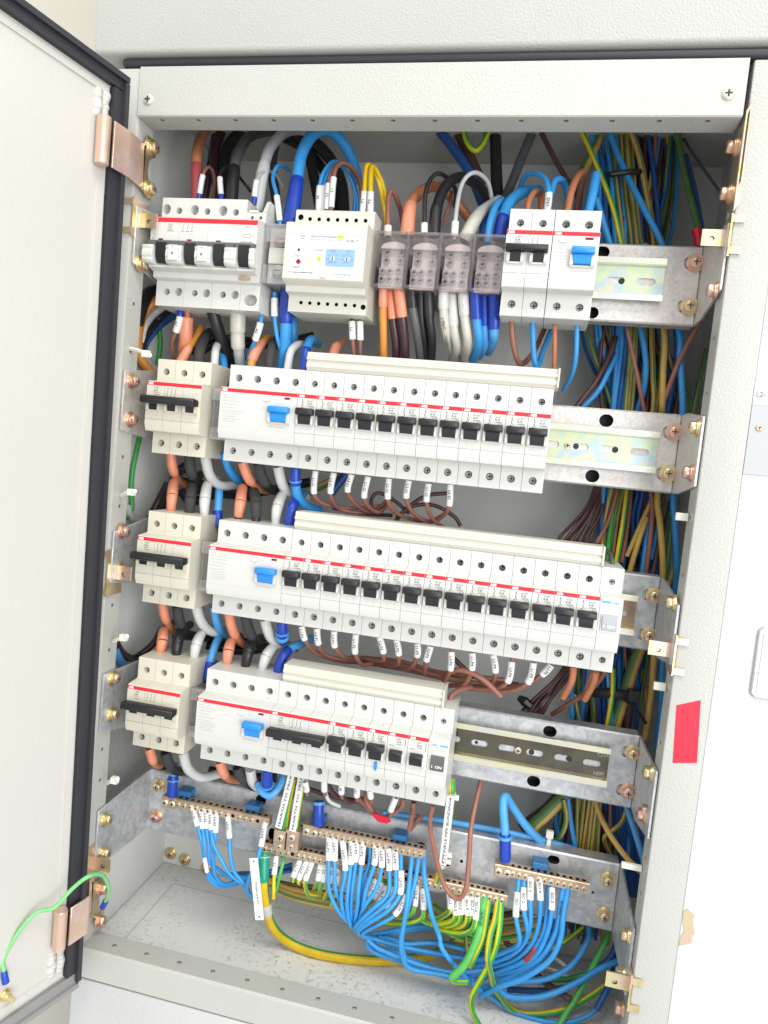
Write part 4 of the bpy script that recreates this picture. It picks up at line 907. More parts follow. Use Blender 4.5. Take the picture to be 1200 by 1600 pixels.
c('thick blue cable with navy sleeve entering the fourth distribution block', 'blue', 5.0, 'C', [(480, 780, 46), (508, 630, 48), (555, 535, 55), (635, 480, 72), (730, 475, 98)], [(0, 1, (6.4, 5.6), 'dblue')])
c('dark navy cable behind the grey cable over the distribution blocks', 'navy', 4.2, 'C', [(380, 770, 52), (400, 640, 60), (470, 560, 85)])
# ---- two-pole devices
c('short brown wire hooped over the left pole of the two-pole breaker', 'copper', 2.5, 'C', [(655, 615, 38), (668, 530, 40), (702, 480, 48), (738, 495, 60), (742, 620, 72)])
c('blue wire with a white marker on the right pole of the two-pole breaker', 'blue', 2.2, 'C', [(778, 610, 38), (790, 490, 38), (768, 400, 45), (705, 355, 55), (640, 395, 70), (600, 500, 88)], [(.0, 1, 3.2, W, '1/N2')])
c('second blue wire hooped from the marked pole of the two-pole breaker', 'blue', 3.0, 'C', [(800, 500, 44), (828, 410, 52), (880, 415, 65), (915, 520, 88)])
c('pinkish brown cable into the left pole of the residual current breaker', 'copper', 3.0, 'C', [(905, 620, 38), (930, 480, 42), (968, 385, 55), (1005, 352, 72)])
c('dark brown cable behind the pinkish cable over the residual current breaker', 'brown', 3.2, 'C', [(965, 640, 70), (985, 470, 88), (1005, 370, 100)])
c('blue cable with a cut end above the residual current breaker', 'blue', 3.8, 'C', [(1030, 640, 44), (1062, 500, 46), (1086, 368, 52)])
c('blue cable leaning behind the cut blue cable', 'blue', 4.2, 'C', [(1020, 640, 60), (1062, 490, 72), (1085, 400, 82)])
c('blue cable sloping down behind the residual current breaker', 'blue', 3.2, 'C', [(1085, 520, 92), (1135, 690, 96), (1180, 830, 100)])
# ---- upper background
c('blue cable sloping down from the top across the back panel', 'navy', 4.6, 'C', [(40, 20, 126), (180, 190, 120), (300, 370, 112), (390, 590, 108)])
c('dark brown cable beside the sloping blue cable at the back', 'dbrown', 5.2, 'C', [(210, 80, 128), (300, 270, 124), (370, 430, 118)])
c('black vertical cable hanging from the black gland', 'black', 5.6, 'C', [(455, 40, 130), (460, 300, 120), (472, 560, 112)])
c('green and yellow wire loop hanging at the top centre', 'lg', 2.7, 'C', [(258, 60, 120), (275, 160, 113), (330, 222, 110), (382, 170, 114), (415, 90, 120)])
c('dark grey cable slanting down left of the two-pole breaker', 'dgrey', 4.4, 'C', [(705, 60, 126), (640, 220, 120), (560, 420, 112), (505, 540, 106)])
c('thin dark brown wire slanting down toward the residual current breaker', 'dbrown', 2.4, 'C', [(725, 70, 122), (820, 260, 114), (920, 430, 106), (985, 540, 100)])
b = MB(); b.cyl((200, 146, 316), (0, 0, -1), 44, 16, 28, 0); b.cyl((200, 146, 357), (0, 0, -1), 30, 44, 20, 0)
whole('cable_gland', b, black, 'big black cable gland at the top back of the cabinet', 'cable gland', bevel=1)
# ---- between top and second row, left side
c('orange-brown cable looping down the left side below the main breaker', 'orange', 4.5, 'i', [(300, 100, 52), (235, 135, 56), (130, 240, 62), (80, 400, 66), (92, 580, 66), (200, 730, 60), (300, 760, 60)])
c('pale grey cable looping behind the orange-brown cable', 'lgrey', 4.2, 'i', [(400, 160, 66), (300, 190, 70), (195, 255, 76), (112, 380, 84), (112, 560, 86), (215, 690, 78), (320, 720, 70)])
c('black cable looping inside the pale grey loop', 'black', 4.6, 'i', [(420, 190, 68), (330, 215, 72), (225, 300, 78), (130, 430, 88), (95, 540, 92)])
c('dark blue cable looping inside the black loop', 'navy', 4.2, 'i', [(450, 225, 70), (370, 255, 74), (250, 335, 88), (150, 450, 96), (100, 570, 100)])
c('black outermost cable looping down from behind the rail', 'black', 6, 'i', [(260, 60, 74), (170, 95, 80), (110, 190, 86), (70, 330, 88)])
c('thin green wire running down the left side of the cabinet', 'green', 2.4, 'i', [(245, 350, 126), (236, 620, 122), (130, 720, 112, 'E'), (112, 960, 110, 'E'), (40, 180, 112, 'H')])
c('thin brown wire with blue ferrule below the first pole of the main breaker', 'brown', 1.8, 'i', [(412, 180, 36), (405, 285, 36), (374, 392, 38), (340, 480, 45), (358, 620, 58)], [(0, .95, 3.2, 'dblue'), (.9, 2, 3.3, W, 'L1')])
c('fat salmon-sleeved cable below the first pole of the main breaker', 'copper', 3.2, 'i', [(462, 190, 40), (462, 275, 42), (455, 320, 43), (450, 450, 46), (430, 580, 58)], [(1, 4, (6.6, 6.0), 'salmon')])
c('glossy black sleeved cable below the second pole of the main breaker', 'black', 5.2, 'i', [(655, 210, 40), (690, 330, 45), (740, 480, 56), (810, 660, 74)], [(0, 2, 5.7, 'black')])
c('thick grey cable in a pale sleeve below the third pole of the main breaker', 'grey', 5.0, 'i', [(860, 215, 40), (858, 400, 44), (862, 520, 48), (885, 680, 62)], [(0, 1, 7.2, 'putty'), (1, 2, 6.5, 'putty')])
c('thin blue wire with slanting white marker below the main breaker', 'blue', 1.9, 'i', [(1046, 255, 34), (1035, 325, 34), (995, 455, 38), (945, 560, 50), (920, 680, 62)], [(.95, 2, 3.2, W, 'A2')])
c('thin blue wire with white marker left of the relay underside', 'blue', 1.9, 'i', [(1145, 80, 36), (1145, 130, 37), (1145, 272, 38), (1160, 430, 42), (1200, 560, 52)], [(1, 2, 3.2, W)])
c('thick blue cable in a navy sleeve hanging left of the relay underside', 'blue', 5.2, 'B', [(115, 1080, 38), (108, 1300, 42), (100, 1450, 50), (80, 1590, 62)], [(0, 1, (6.6, 6.0), 'dblue')])
c('thick blue cable behind the navy-sleeved cable', 'blue', 4.6, 'B', [(60, 1080, 70), (150, 1300, 74), (140, 1480, 80), (100, 1600, 86)])
for k, p in enumerate(([(520, 1230, 38), (521, 1290, 38), (524, 1400, 39), (536, 1540, 48)], [(570, 1230, 40), (570, 1290, 40), (572, 1405, 41), (570, 1540, 50)])):
    c('%s brown wire with white marker under the relay' % ('left', 'right')[k], 'brown', 1.7, 'B', p, [(0, .95, 2.1, 'black'), (1, 2, 3.0, W, 'L1' if k == 0 else '')], 'brown wires under the relay')
D3 = ('left', 'middle', 'right')
for k, (cl, p, e_) in enumerate((('orange', [(105, 570, 38), (100, 765, 40), (104, 1000, 46), (105, 1260, 56)], 3.4), ('plum', [(160, 570, 44), (185, 865, 46), (210, 1060, 52), (215, 1290, 62)], 3.8), ('plum', [(230, 570, 38), (265, 850, 42), (285, 1060, 50), (290, 1290, 60)], 4.1))):
    c('%s of the three salmon-sleeved cables under the first distribution block' % D3[k], cl, e_, 'm', p, [(0, 1, e_*1.2, 'salmon')], 'cables under the first distribution block')
for k, p in enumerate(([(340, 570, 38), (355, 770, 40), (385, 950, 46), (430, 1290, 70)], [(425, 570, 42), (428, 850, 46), (455, 1050, 56), (480, 1290, 72)], [(485, 570, 38), (497, 850, 42), (520, 1050, 52), (505, 1290, 72)])):
    c('%s of the three black cables under the second distribution block' % D3[k], 'dgrey' if k == 0 else 'black', 3.7, 'm', p, [(0, 1, 4.5, 'black')], 'cables under the second distribution block')
for k, (p, s1) in enumerate((([(622, 570, 38), (616, 780, 40), (640, 980, 48), (690, 1130, 68), (760, 1230, 90)], 'H07V-K 450/750 V'), ([(690, 570, 43), (702, 925, 46), (730, 1110, 58), (690, 1210, 85)], ''), ([(780, 570, 38), (795, 835, 42), (822, 1060, 50), (800, 1200, 74)], ''))):
    c('%s of the three grey cables under the third distribution block' % ('left, printed', 'middle', 'right')[k], 'putty', 3.9, 'm', p, [(0, 1, 4.7, 'lgrey')]+([(1.05, 2.7, 3.96, 'putty', s1, 1)] if s1 else []), 'cables under the third distribution block')
for k, p in enumerate(([(885, 570, 38), (900, 865, 42), (918, 1060, 50), (870, 1220, 76)], [(960, 570, 43), (966, 920, 48), (966, 1080, 58), (920, 1180, 80)], [(1045, 560, 38), (1048, 950, 44), (1042, 1050, 54), (1000, 1150, 78)])):
    c('%s of the three navy-sleeved blue cables under the fourth distribution block' % D3[k], ('blue', 'lblue', 'lblue')[k], 3.9, 'm', p, [(0, 1, 4.9, 'dblue')], 'cables under the fourth distribution block')
c('brown wire drooping under the left pole of the two-pole breaker', 'brown', 2.4, 'C', [(555, 1270, 40), (570, 1440, 45), (612, 1555, 55), (685, 1490, 75), (765, 1330, 98)])
c('blue wire drooping under the right pole of the two-pole breaker', 'blue', 2.4, 'C', [(690, 1290, 40), (695, 1480, 45), (716, 1572, 52), (760, 1460, 70), (812, 1330, 92)])
c('copper-coloured wire under the left pole of the residual current breaker', 'copper', 2.0, 'C', [(828, 1310, 40), (826, 1480, 42), (818, 1660, 58)])
c('blue wire falling from the right pole of the residual current breaker', 'blue', 2.0, 'C', [(966, 1310, 40), (960, 1500, 45), (935, 1620, 60), (880, 1720, 86)])
# ---- power cables between the rows on the left
def feed(reg, row, kind, col, r, pts, sl=()):
    c('%s %s' % (col, kind), dict(salmon='salmon', black='matte', grey='lgrey', blue='blue').get(col.split()[-1], col.split()[-1]), r, reg, pts, sl)
TP, RC = 'three-pole breaker, %s row', 'wide residual current breaker, %s row'
c('salmon-sleeved cable into the top of the '+TP % 'second', 'orange', 3.7, 'E', [(370, 185, 40), (422, 90, 44), (468, 25, 55), (490, -30, 66)], [(0, 1.15, (4.6, 4.3), 'salmon')])
c('matte black cable into the top of the '+TP % 'second', 'matte', 4.9, 'E', [(480, 200, 40), (488, 95, 44), (512, 30, 58), (540, 0, 80)])
c('pale grey cable into the top of the '+TP % 'second', 'lgrey', 3.7, 'E', [(565, 200, 40), (572, 100, 45), (590, 62, 58), (640, 60, 90)])
c('blue cable squeezed between the two breakers at the left of the second row', 'blue', 3.8, 'E', [(620, 320, 52), (618, 200, 55), (605, 120, 62), (570, 90, 86)], [(0, .9, 4.4, 'dblue')])
c('salmon-sleeved cable into the top of the '+RC % 'second', 'orange', 3.8, 'E', [(762, 205, 40), (768, 150, 42), (800, 80, 48), (850, 25, 66)], [(1, 2.4, 4.5, 'salmon')])
c('matte black cable into the top of the '+RC % 'second', 'matte', 4.2, 'E', [(858, 205, 40), (868, 110, 44), (885, 50, 58), (930, 20, 90)])
c('pale grey cable into the top of the '+RC % 'second', 'lgrey', 3.7, 'E', [(955, 210, 40), (978, 95, 46), (1030, 62, 60), (1080, 90, 90)])
c('blue cable into the top of the '+RC % 'second', 'blue', 4.0, 'E', [(1045, 215, 40), (1060, 85, 46), (1085, 35, 62), (1120, 60, 92)], [(0, 1, 4.6, 'dblue')])
c('salmon-sleeved end showing above the busbar cover of the second row', 'copper', 3.4, 'B', [(395, 1530, 50), (420, 1450, 54), (465, 1415, 66)], [(0, 1.2, 4.6, 'salmon')])
def under(row, kind, reg, P):
    nm = (TP if kind == 't' else RC) % row
    cols = (('salmon-sleeved', 'copper', 3.6, 'salmon', 4.7), ('black', 'black', 4.6, 'matte', 5.0), ('pale grey', 'lgrey', 4.4, 'lgrey', 4.9))
    for (nmc, cl, r, sc, sr), p in zip(cols, P):
        c('%s cable under the %s' % (nmc, nm), cl, r, reg, p, [(0, 1.25, sr, sc)])
under('second', 't', 'E', ([(330, 640, 40), (345, 735, 46), (375, 790, 62), (440, 830, 84)], [(430, 650, 40), (442, 750, 46), (490, 820, 64), (580, 840, 86)], [(515, 660, 40), (542, 765, 48), (600, 818, 62), (700, 812, 84)]))
under('second', 'r', 'E', ([(715, 690, 40), (752, 785, 48), (812, 838, 65), (880, 850, 84)], [(800, 700, 40), (832, 795, 48), (885, 845, 66), (980, 860, 86)], [(905, 715, 40), (932, 815, 48), (985, 868, 62), (1060, 880, 84)]))
c('blue cable curving below the left end of the second row', 'blue', 4.2, 'E', [(615, 640, 50), (645, 730, 58), (700, 790, 72), (790, 812, 88)])
c('blue cable with printed tie below the neutral pole of the second row', 'blue', 4.3, 'E', [(1000, 720, 40), (1000, 800, 42), (1015, 880, 48), (1060, 930, 58), (1130, 950, 76)], [(0, 1.2, 4.9, 'dblue'), (.88, .99, 5.9, 'lblue')])
def over(row, kind, reg, P, fourth=None):
    nm = (TP if kind == 't' else RC) % row
    cols = (('salmon-sleeved', 'plum', 3.6, 'salmon', (4.1, 5.4, 4.6)), ('black', 'black', 4.2, 'matte' if row == 'third' else 'black', (4.2, 5.4, 4.8)), ('pale grey', 'lgrey', 3.9, 'lgrey', (4.0, 5.4, 4.6)))
    for (nmc, cl, r, sc, sr), p in zip(cols, P):
        c('%s cable into the top of the %s' % (nmc, nm), cl, r, reg, p, [(.18, 1, (sr[0], sr[1]), sc), (1, 1.9, (sr[1], sr[2]), sc)])
over('third', 't', 'E', ([(330, 975, 40), (340, 870, 42), (352, 790, 56), (385, 740, 80)], [(430, 990, 40), (438, 890, 42), (452, 810, 56), (490, 760, 84)], [(512, 995, 40), (515, 890, 42), (535, 800, 56), (580, 780, 80)]))
c('light blue cable with navy end between the left breakers of the third row', 'lblue', 4.0, 'E', [(578, 1040, 50), (585, 950, 52), (590, 850, 60), (580, 790, 82)], [(0, .95, 4.8, 'dblue')])
over('third', 'r', 'E', ([(690, 1005, 40), (706, 905, 42), (722, 820, 58), (760, 790, 82)], [(788, 1015, 40), (788, 915, 42), (775, 840, 58), (750, 800, 84)], [(892, 1025, 40), (905, 930, 42), (940, 855, 58), (990, 830, 84)]))
c('navy sleeved cable into the neutral pole of the third row', 'blue', 4.0, 'E', [(962, 1035, 40), (985, 930, 43), (1015, 885, 58), (1050, 860, 84)], [(0, 1.6, 5.0, 'dblue')])
under('third', 't', 'H', ([(320, 620, 40), (336, 700, 46), (372, 768, 62), (430, 800, 84)], [(400, 640, 40), (415, 725, 46), (455, 790, 64), (560, 810, 86)], [(500, 640, 40), (532, 730, 48), (592, 780, 62), (680, 770, 84)]))
c('light blue cable curving below the left end of the third row', 'lblue', 4.2, 'H', [(595, 640, 48), (615, 730, 56), (645, 785, 70), (720, 800, 90)])
under('third', 'r', 'H', ([(675, 670, 40), (702, 780, 48), (755, 845, 64), (820, 860, 84)], [(765, 690, 40), (792, 790, 48), (842, 850, 64), (930, 860, 86)], [(868, 710, 40), (900, 805, 48), (962, 862, 62), (1040, 850, 84)]))
c('navy cable with light blue tie below the neutral pole of the third row', 'dblue', 4.8, 'H', [(962, 720, 40), (963, 790, 42), (965, 830, 50)], [(.85, .95, 6.6, 'lblue'), (1.2, 1.5, 6.2, 'lblue')])
over('fourth', 't', 'H', ([(303, 915, 40), (322, 825, 42), (332, 765, 54), (380, 730, 80)], [(393, 930, 40), (402, 840, 42), (425, 770, 54), (470, 740, 80)], [(488, 940, 40), (503, 850, 42), (535, 785, 54), (590, 760, 80)]))
c('light blue cable with navy end between the left breakers of the fourth row', 'lblue', 4.0, 'H', [(562, 1040, 46), (578, 940, 50), (605, 850, 58), (640, 780, 76)], [(0, 1, 5.0, 'dblue')])
over('fourth', 'r', 'H', ([(665, 965, 40), (676, 880, 42), (695, 825, 54), (740, 800, 80)], [(762, 980, 40), (782, 890, 42), (805, 835, 54), (850, 810, 80)], [(852, 990, 40), (878, 910, 42), (922, 855, 54), (970, 840, 80)]))
c('light blue cable bending into a navy sleeve at the neutral pole of the fourth row', 'lblue', 4.2, 'H', [(938, 1015, 40), (962, 925, 43), (1005, 870, 52), (1060, 845, 64), (1120, 815, 84)], [(0, 1.9, 5.0, 'dblue')])
under('fourth', 't', 'K', ([(318, 580, 40), (338, 640, 44), (352, 668, 52), (380, 670, 70)], [(405, 600, 40), (425, 660, 46), (460, 700, 62), (520, 700, 84)], [(500, 600, 40), (528, 690, 48), (600, 736, 62), (700, 715, 84)]))
under('fourth', 'r', 'K', ([(695, 650, 40), (720, 715, 46), (748, 745, 56), (800, 750, 80)], [(790, 680, 40), (820, 740, 46), (870, 780, 62), (940, 790, 84)], [(860, 690, 40), (872, 755, 48), (905, 790, 60), (960, 780, 84)]))
c('navy cable with light blue tie at the left end of the left neutral bar', 'lblue', 3.8, 'K', [(455, 660, 76), (450, 710, 70), (446, 760, 68), (440, 835, 68)], [(1.4, 3, 5.2, 'dblue'), (1.75, 1.86, 6.4, 'lblue')])
c('navy cable with light blue tie below the neutral pole of the fourth row', 'dblue', 5.4, 'K', [(950, 690, 40), (950, 770, 44), (948, 800, 50)], [(1.05, 1.16, 6.8, 'lblue')])
c('light blue cable loop wrapped under the navy cable below the fourth row', 'lblue', 3.4, 'K', [(900, 770, 46), (925, 815, 42), (965, 832, 42), (1005, 800, 46), (1030, 740, 56), (1040, 690, 70)])
c('navy cable with light blue top at the left end of the middle neutral bar', 'dblue', 5.4, 'b', [(590, 130, 70), (588, 230, 68), (588, 350, 68)], [(-0, .35, 6.2, 'lblue')])
# dark runs behind the left rows
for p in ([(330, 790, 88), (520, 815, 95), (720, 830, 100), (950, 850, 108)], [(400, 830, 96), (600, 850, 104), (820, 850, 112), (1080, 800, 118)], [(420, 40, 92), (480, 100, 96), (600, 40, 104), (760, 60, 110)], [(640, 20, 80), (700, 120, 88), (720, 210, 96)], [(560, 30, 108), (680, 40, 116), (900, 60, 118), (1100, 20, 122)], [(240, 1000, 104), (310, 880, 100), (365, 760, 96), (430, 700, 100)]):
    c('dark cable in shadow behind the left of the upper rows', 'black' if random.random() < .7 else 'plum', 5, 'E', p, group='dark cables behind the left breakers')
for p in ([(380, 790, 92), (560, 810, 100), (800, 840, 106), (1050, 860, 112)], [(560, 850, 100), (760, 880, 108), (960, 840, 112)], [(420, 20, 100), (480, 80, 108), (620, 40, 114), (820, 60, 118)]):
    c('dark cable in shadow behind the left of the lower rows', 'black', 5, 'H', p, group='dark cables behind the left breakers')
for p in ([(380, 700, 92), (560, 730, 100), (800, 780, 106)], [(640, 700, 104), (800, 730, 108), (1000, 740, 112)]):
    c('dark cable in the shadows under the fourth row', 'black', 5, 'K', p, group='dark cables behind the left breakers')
c('plum cable curving down the left side beside the fourth row', 'plum', 3.6, 'H', [(70, 830, 90), (105, 890, 92), (170, 920, 94), (270, 845, 96), (320, 760, 100)])
c('light blue cable glimpsed at the left behind the fourth row bracket', 'lblue', 4, 'H', [(70, 880, 100), (100, 940, 104), (160, 990, 108)])
c('plum cable leaning at the left above the third row', 'plum', 3.8, 'H', [(255, 170, 96), (300, 80, 98), (350, -20, 100)])
c('pale grey cable at the left above the third row', 'lgrey', 3.6, 'H', [(130, 110, 92), (160, 170, 94), (240, 190, 94)])
# ---- brown outgoing wires, second row
T2 = ('L1-S1', 'L2-S1', 'L3-S1', 'L1-S2', 'L2-S2', 'L3-S2', 'L1-S3', 'L2-S3')
P2 = ([(152, 650, 40), (148, 672, 40), (140, 792, 42), (195, 850, 52), (330, 868, 64), (520, 858, 78)], [(250, 660, 40), (246, 682, 40), (228, 790, 42), (272, 872, 55), (400, 892, 66), (540, 850, 80)], [(348, 670, 40), (342, 690, 40), (320, 782, 42), (370, 858, 54), (450, 890, 64), (530, 830, 80)],
      [(436, 680, 40), (430, 702, 40), (408, 814, 42), (440, 878, 52), (500, 888, 62), (545, 840, 80)], [(542, 690, 40), (541, 712, 40), (535, 820, 42), (572, 892, 52), (655, 930, 64), (720, 940, 74)], [(652, 700, 40), (649, 722, 40), (634, 815, 42), (672, 892, 52), (752, 940, 62), (835, 905, 76)],
      [(756, 715, 40), (754, 738, 40), (742, 834, 42), (768, 915, 52), (808, 955, 60), (850, 990, 72)], [(872, 720, 40), (870, 744, 40), (864, 856, 42), (832, 912, 52), (768, 940, 62), (690, 925, 78)])
for t_, p in zip(T2, P2): c('brown wire tagged %s under the second row of breakers' % t_, 'brown', 1.9, 'F', p, [(1, 2, 2.9, W, t_)], 'tagged brown wires under the second row')
for k, p in enumerate(([(450, 900, 66), (448, 820, 72), (490, 790, 76), (570, 832, 80), (650, 900, 82)], [(560, 960, 70), (640, 870, 78), (740, 805, 86), (860, 790, 92)], [(580, 920, 72), (680, 858, 82), (790, 858, 86), (890, 915, 88), (925, 965, 90)], [(240, 870, 84), (400, 900, 88), (560, 910, 92)])):
    c('dark brown wire tangled behind the tagged wires under the second row', 'dbrown', 1.9, 'F', p, group='untagged dark brown wires under the second row')
c('yellow-green cable slanting behind the second row', 'gy', 4.0, 'F', [(60, 810, 98), (200, 740, 104), (340, 665, 110)])
c('blue cable slanting behind the second row', 'navy', 4, 'F', [(225, 800, 94), (330, 665, 102)])
# ---- brown outgoing wires, third row
T3 = ('L1-P1', 'L2-P1', 'L3-P1', 'L1-P2', 'L2-P2', 'L3-P2', 'L1-P3', 'L2-P3', 'L3-P3', 'L1-P4', 'L2-P4', 'L3-P4', 'L1-P5', 'L2-P5')
P3 = [('I', q) for q in ([(105, 655, 40), (108, 680, 40), (125, 752, 42), (180, 820, 52), (300, 860, 64), (420, 872, 76)], [(188, 668, 40), (190, 692, 40), (198, 776, 42), (240, 842, 54), (380, 868, 66), (480, 882, 78)], [(282, 680, 40), (282, 705, 40), (286, 790, 42), (340, 846, 54), (440, 855, 76)],
      [(400, 698, 40), (398, 722, 40), (394, 824, 42), (428, 884, 52), (485, 880, 66)], [(520, 712, 40), (526, 738, 40), (546, 822, 42), (530, 862, 52), (430, 850, 70)], [(614, 728, 40), (616, 752, 40), (628, 832, 42), (610, 888, 54), (500, 885, 74)],
      [(728, 745, 40), (728, 772, 40), (726, 840, 42), (680, 908, 56), (560, 895, 76)], [(808, 762, 40), (800, 786, 40), (776, 864, 42), (764, 938, 56)], [(910, 785, 40), (910, 815, 40), (905, 912, 42), (870, 975, 58)],
      [(1024, 798, 40), (1022, 822, 40), (1020, 910, 42), (975, 990, 56), (880, 1000, 72)], [(1132, 808, 40), (1135, 832, 40), (1146, 924, 42), (1125, 985, 56), (1000, 1008, 76)])]
P3 += [('J', q) for q in ([(304, 615, 40), (300, 640, 40), (280, 735, 42), (200, 768, 56), (50, 762, 76)], [(408, 622, 40), (402, 645, 40), (374, 740, 42), (280, 776, 56), (100, 770, 76)], [(505, 635, 40), (485, 657, 40), (442, 702, 42), (350, 750, 56), (200, 762, 76)])]
for t_, (rg, p) in zip(T3, P3): c('brown wire tagged %s under the third row of breakers' % t_, 'brown', 2.1, rg, p, [(1, 2, 3.1, W, t_)], 'tagged brown wires under the third row')
for k, p in enumerate(([(370, 845, 70), (600, 880, 76), (800, 935, 80), (1000, 975, 86), (1230, 1015, 92)], [(390, 870, 74), (620, 905, 80), (820, 950, 84), (1040, 1000, 90), (1240, 1030, 94)], [(430, 850, 80), (640, 870, 86), (860, 930, 90), (1220, 970, 98)])):
    c('brown wire in the bundle running right behind the third row tags', 'brown', 2.2, 'I', p, group='bundled brown wires under the third row')
c('brown wire hooping out in front and ending free under the third row', 'brown', 2.5, 'J', [(-30, 720, 60), (10, 690, 50), (70, 682, 44), (160, 720, 42), (250, 805, 46)])
c('brown wire dropping to the right end of the short busbar cover', 'brown', 2.4, 'J', [(110, 760, 66), (60, 770, 54), (18, 800, 44), (3, 850, 40)])
c('dark brown wire slanting behind the tagged wires of the third row', 'dbrown', 2.4, 'J', [(20, 620, 84), (110, 700, 90), (200, 735, 96), (330, 750, 104)])
for k, p in enumerate(([(466, 205, 40), (452, 300, 44), (400, 398, 56)], [(590, 235, 42), (560, 320, 52), (532, 405, 64)], [(605, 235, 40), (588, 310, 46), (535, 412, 58)])):
    c('short brown wire stub %s under the right end of the third row' % ('alone', 'behind another', 'in front of another')[k], 'copper' if k != 1 else 'brown', 3.0, 'k', p, group='brown stubs under the third row')
c('brown wire running left and down from the right end of the third row', 'brown', 2.5, 'k', [(660, 235, 56), (600, 320, 70), (490, 405, 90), (330, 505, 108)])
# ---- wires under the fourth row
for k, p in enumerate(([(190, 690, 80), (330, 745, 78), (520, 790, 74), (600, 775, 74)], [(380, 690, 50), (420, 760, 64), (500, 795, 76), (570, 790, 80)], [(455, 690, 46), (455, 760, 56), (500, 800, 66), (560, 780, 76)], [(545, 710, 46), (538, 770, 54), (575, 800, 62), (620, 860, 62)], [(600, 730, 50), (590, 790, 56), (640, 870, 60)], [(790, 780, 46), (775, 830, 52), (700, 880, 60)])):
    c('dark brown wire under the small breakers of the fourth row', 'dbrown' if k < 3 else 'brown', 2.4, 'L', p, group='brown wires under the fourth row')
for k, (x, y, x2, y2, tx) in enumerate(((262, 690, 272, 738, 'L1'), (366, 680, 366, 738, ''), (460, 690, 458, 752, 'N'), (545, 700, 540, 768, 'L1'), (610, 735, 615, 775, ''), (750, 775, 722, 845, ''))):
    c('%s short white-marked wire end under the fourth row' % ORD[k], 'brown', 1.8, 'L', [(x, y, 42), (x2, y2, 44), (x2+4, y2+25, 48)], [(0, 1, 3.0, W, tx)], 'white-marked wire ends under the fourth row')
c('brown wire printed with letters above the middle neutral bar', 'brown', 2.7, 'c', [(640, 20, 56), (625, 130, 58), (600, 280, 64)], [(0, 1.4, 2.75, 'brown', 'L2-R', )])
c('brown wire end leaning beside the printed wire', 'brown', 2.7, 'c', [(710, 150, 60), (660, 200, 64), (610, 260, 70)])
c('pale grey thin wire under the fourth row', 'lgrey', 1.9, 'L', [(365, 720, 60), (390, 790, 60), (450, 822, 66)])
q = [rp('L', *p, 52) for p in ((620, 868), (640, 862), (700, 880), (722, 905), (700, 915), (655, 905))]
b = MB(); b.prism([tuple(p.xz) for p in q], 51.5, 53, ax='y'); whole('tape_flag', b, redtape, 'small red tape flag wrapped on brown wires under the fourth row', 'tape')
c('long brown wire drooping from the switch to the lower earth bar and back up', 'brown', 2.3, 'O', [(946, 200, 40), (932, 300, 44), (962, 470, 50), (1010, 630, 54), (1072, 695, 54), (1120, 650, 54), (1142, 480, 58), (1158, 300, 66), (1200, 70, 84), (1215, 0, 92)])
# ---- wire bundle down the right side of the cabinet
RB = 'wires bundled down the right side'
def run(label, col, r, pts, grp=RB, n=1, dx=0):
    for q in range(n): c(label, col, r*(.86 if r < 4 else 1), 'raw', [(p[0]+dx*q+(random.uniform(-2, 2) if q else 0), p[1], p[2]+(q % 2)*5) for p in pts], group=grp)
gq = lambda x, y, Y: (800+x/3.3333, 190+y/3.3333, Y)
hq = lambda x, y, Y: (900+x/5.4545, 490+y/5.4545, Y)
jq = lambda x, y, Y: (820+x/4.2857, 720+y/4.2857, Y)
kq = lambda x, y, Y: (780+x/4, 990+y/4, Y)
lq = lambda x, y, Y: (760+x/4.2857, 1200+y/4.2857, Y)
eq = lambda x, y, Y: (780+x/5, 1300+y/5, Y)
run('front yellow-green wire slanting down from the top right', 'yg', 2.6, [gq(340, 0, 96), gq(430, 200, 92), gq(520, 430, 90), gq(575, 650, 92), (985, 440, 96)], None)
run('dark green cable leaning left behind the residual current breaker', 'gy', 4.4, [gq(490, 0, 128), gq(440, 120, 122), gq(370, 260, 114), gq(340, 350, 110)], None)
run('bright blue wire slanting in front of the bundle at the top right', 'blue', 3.3, [gq(495, 20, 112), gq(570, 220, 104), gq(680, 440, 96), gq(785, 650, 94), (1046, 440, 96)], None)
run('tan wire curving down beside the slanting blue wire', 'ty', 3.0, [gq(600, 10, 112), gq(655, 150, 108), gq(700, 370, 106), gq(745, 650, 106), hq(640, 130, 112), hq(645, 500, 112), hq(640, 880, 112), jq(700, 180, 116)], None)
run('orange-yellow wire standing out between the top two rails', 'tan', 3.3, [gq(690, 640, 110), hq(745, 100, 98), hq(742, 500, 98), hq(735, 760, 98), hq(730, 900, 104)], None)
run('blue wire running straight down beside the orange-yellow wire', 'blue', 3.4, [gq(690, 640, 118), hq(862, 90, 100), hq(885, 400, 98), hq(905, 880, 100), jq(995, 200, 104), jq(1005, 450, 104), jq(1010, 830, 108), kq(1020, 150, 112), kq(1010, 450, 112), kq(985, 740, 114)], None)
run('green wire leaning down to the top right clip', 'moss', 3.2, [gq(855, 20, 118), gq(890, 230, 108), gq(950, 480, 92), gq(972, 570, 84)], None)
run('navy wire behind the leaning green wire', 'navy', 3.4, [gq(900, 180, 120), gq(945, 350, 108), gq(985, 560, 96)], None)
run('thin grey wire slanting across the top right corner', 'dgrey', 1.5, [gq(860, 40, 132), gq(960, 190, 120), gq(1085, 370, 104)], None)
b = MB(); q = sub([rp('g', *p) for p in ((962, 560, 82), (970, 600, 82), (975, 650, 82))], [0, 1, 2], 0, 2, 6); b.tube(q, 4.2, 10)
whole('tape_sleeve', b, redtape, 'red sleeve on the leaning green wire beside the top right clip', 'sleeve')
run('brown wire slanting right to left in front of the bundle, first gap', 'brown', 2.6, [hq(1060, 60, 84), hq(1020, 130, 88), hq(880, 400, 94), hq(760, 720, 98), hq(715, 850, 102)], None)
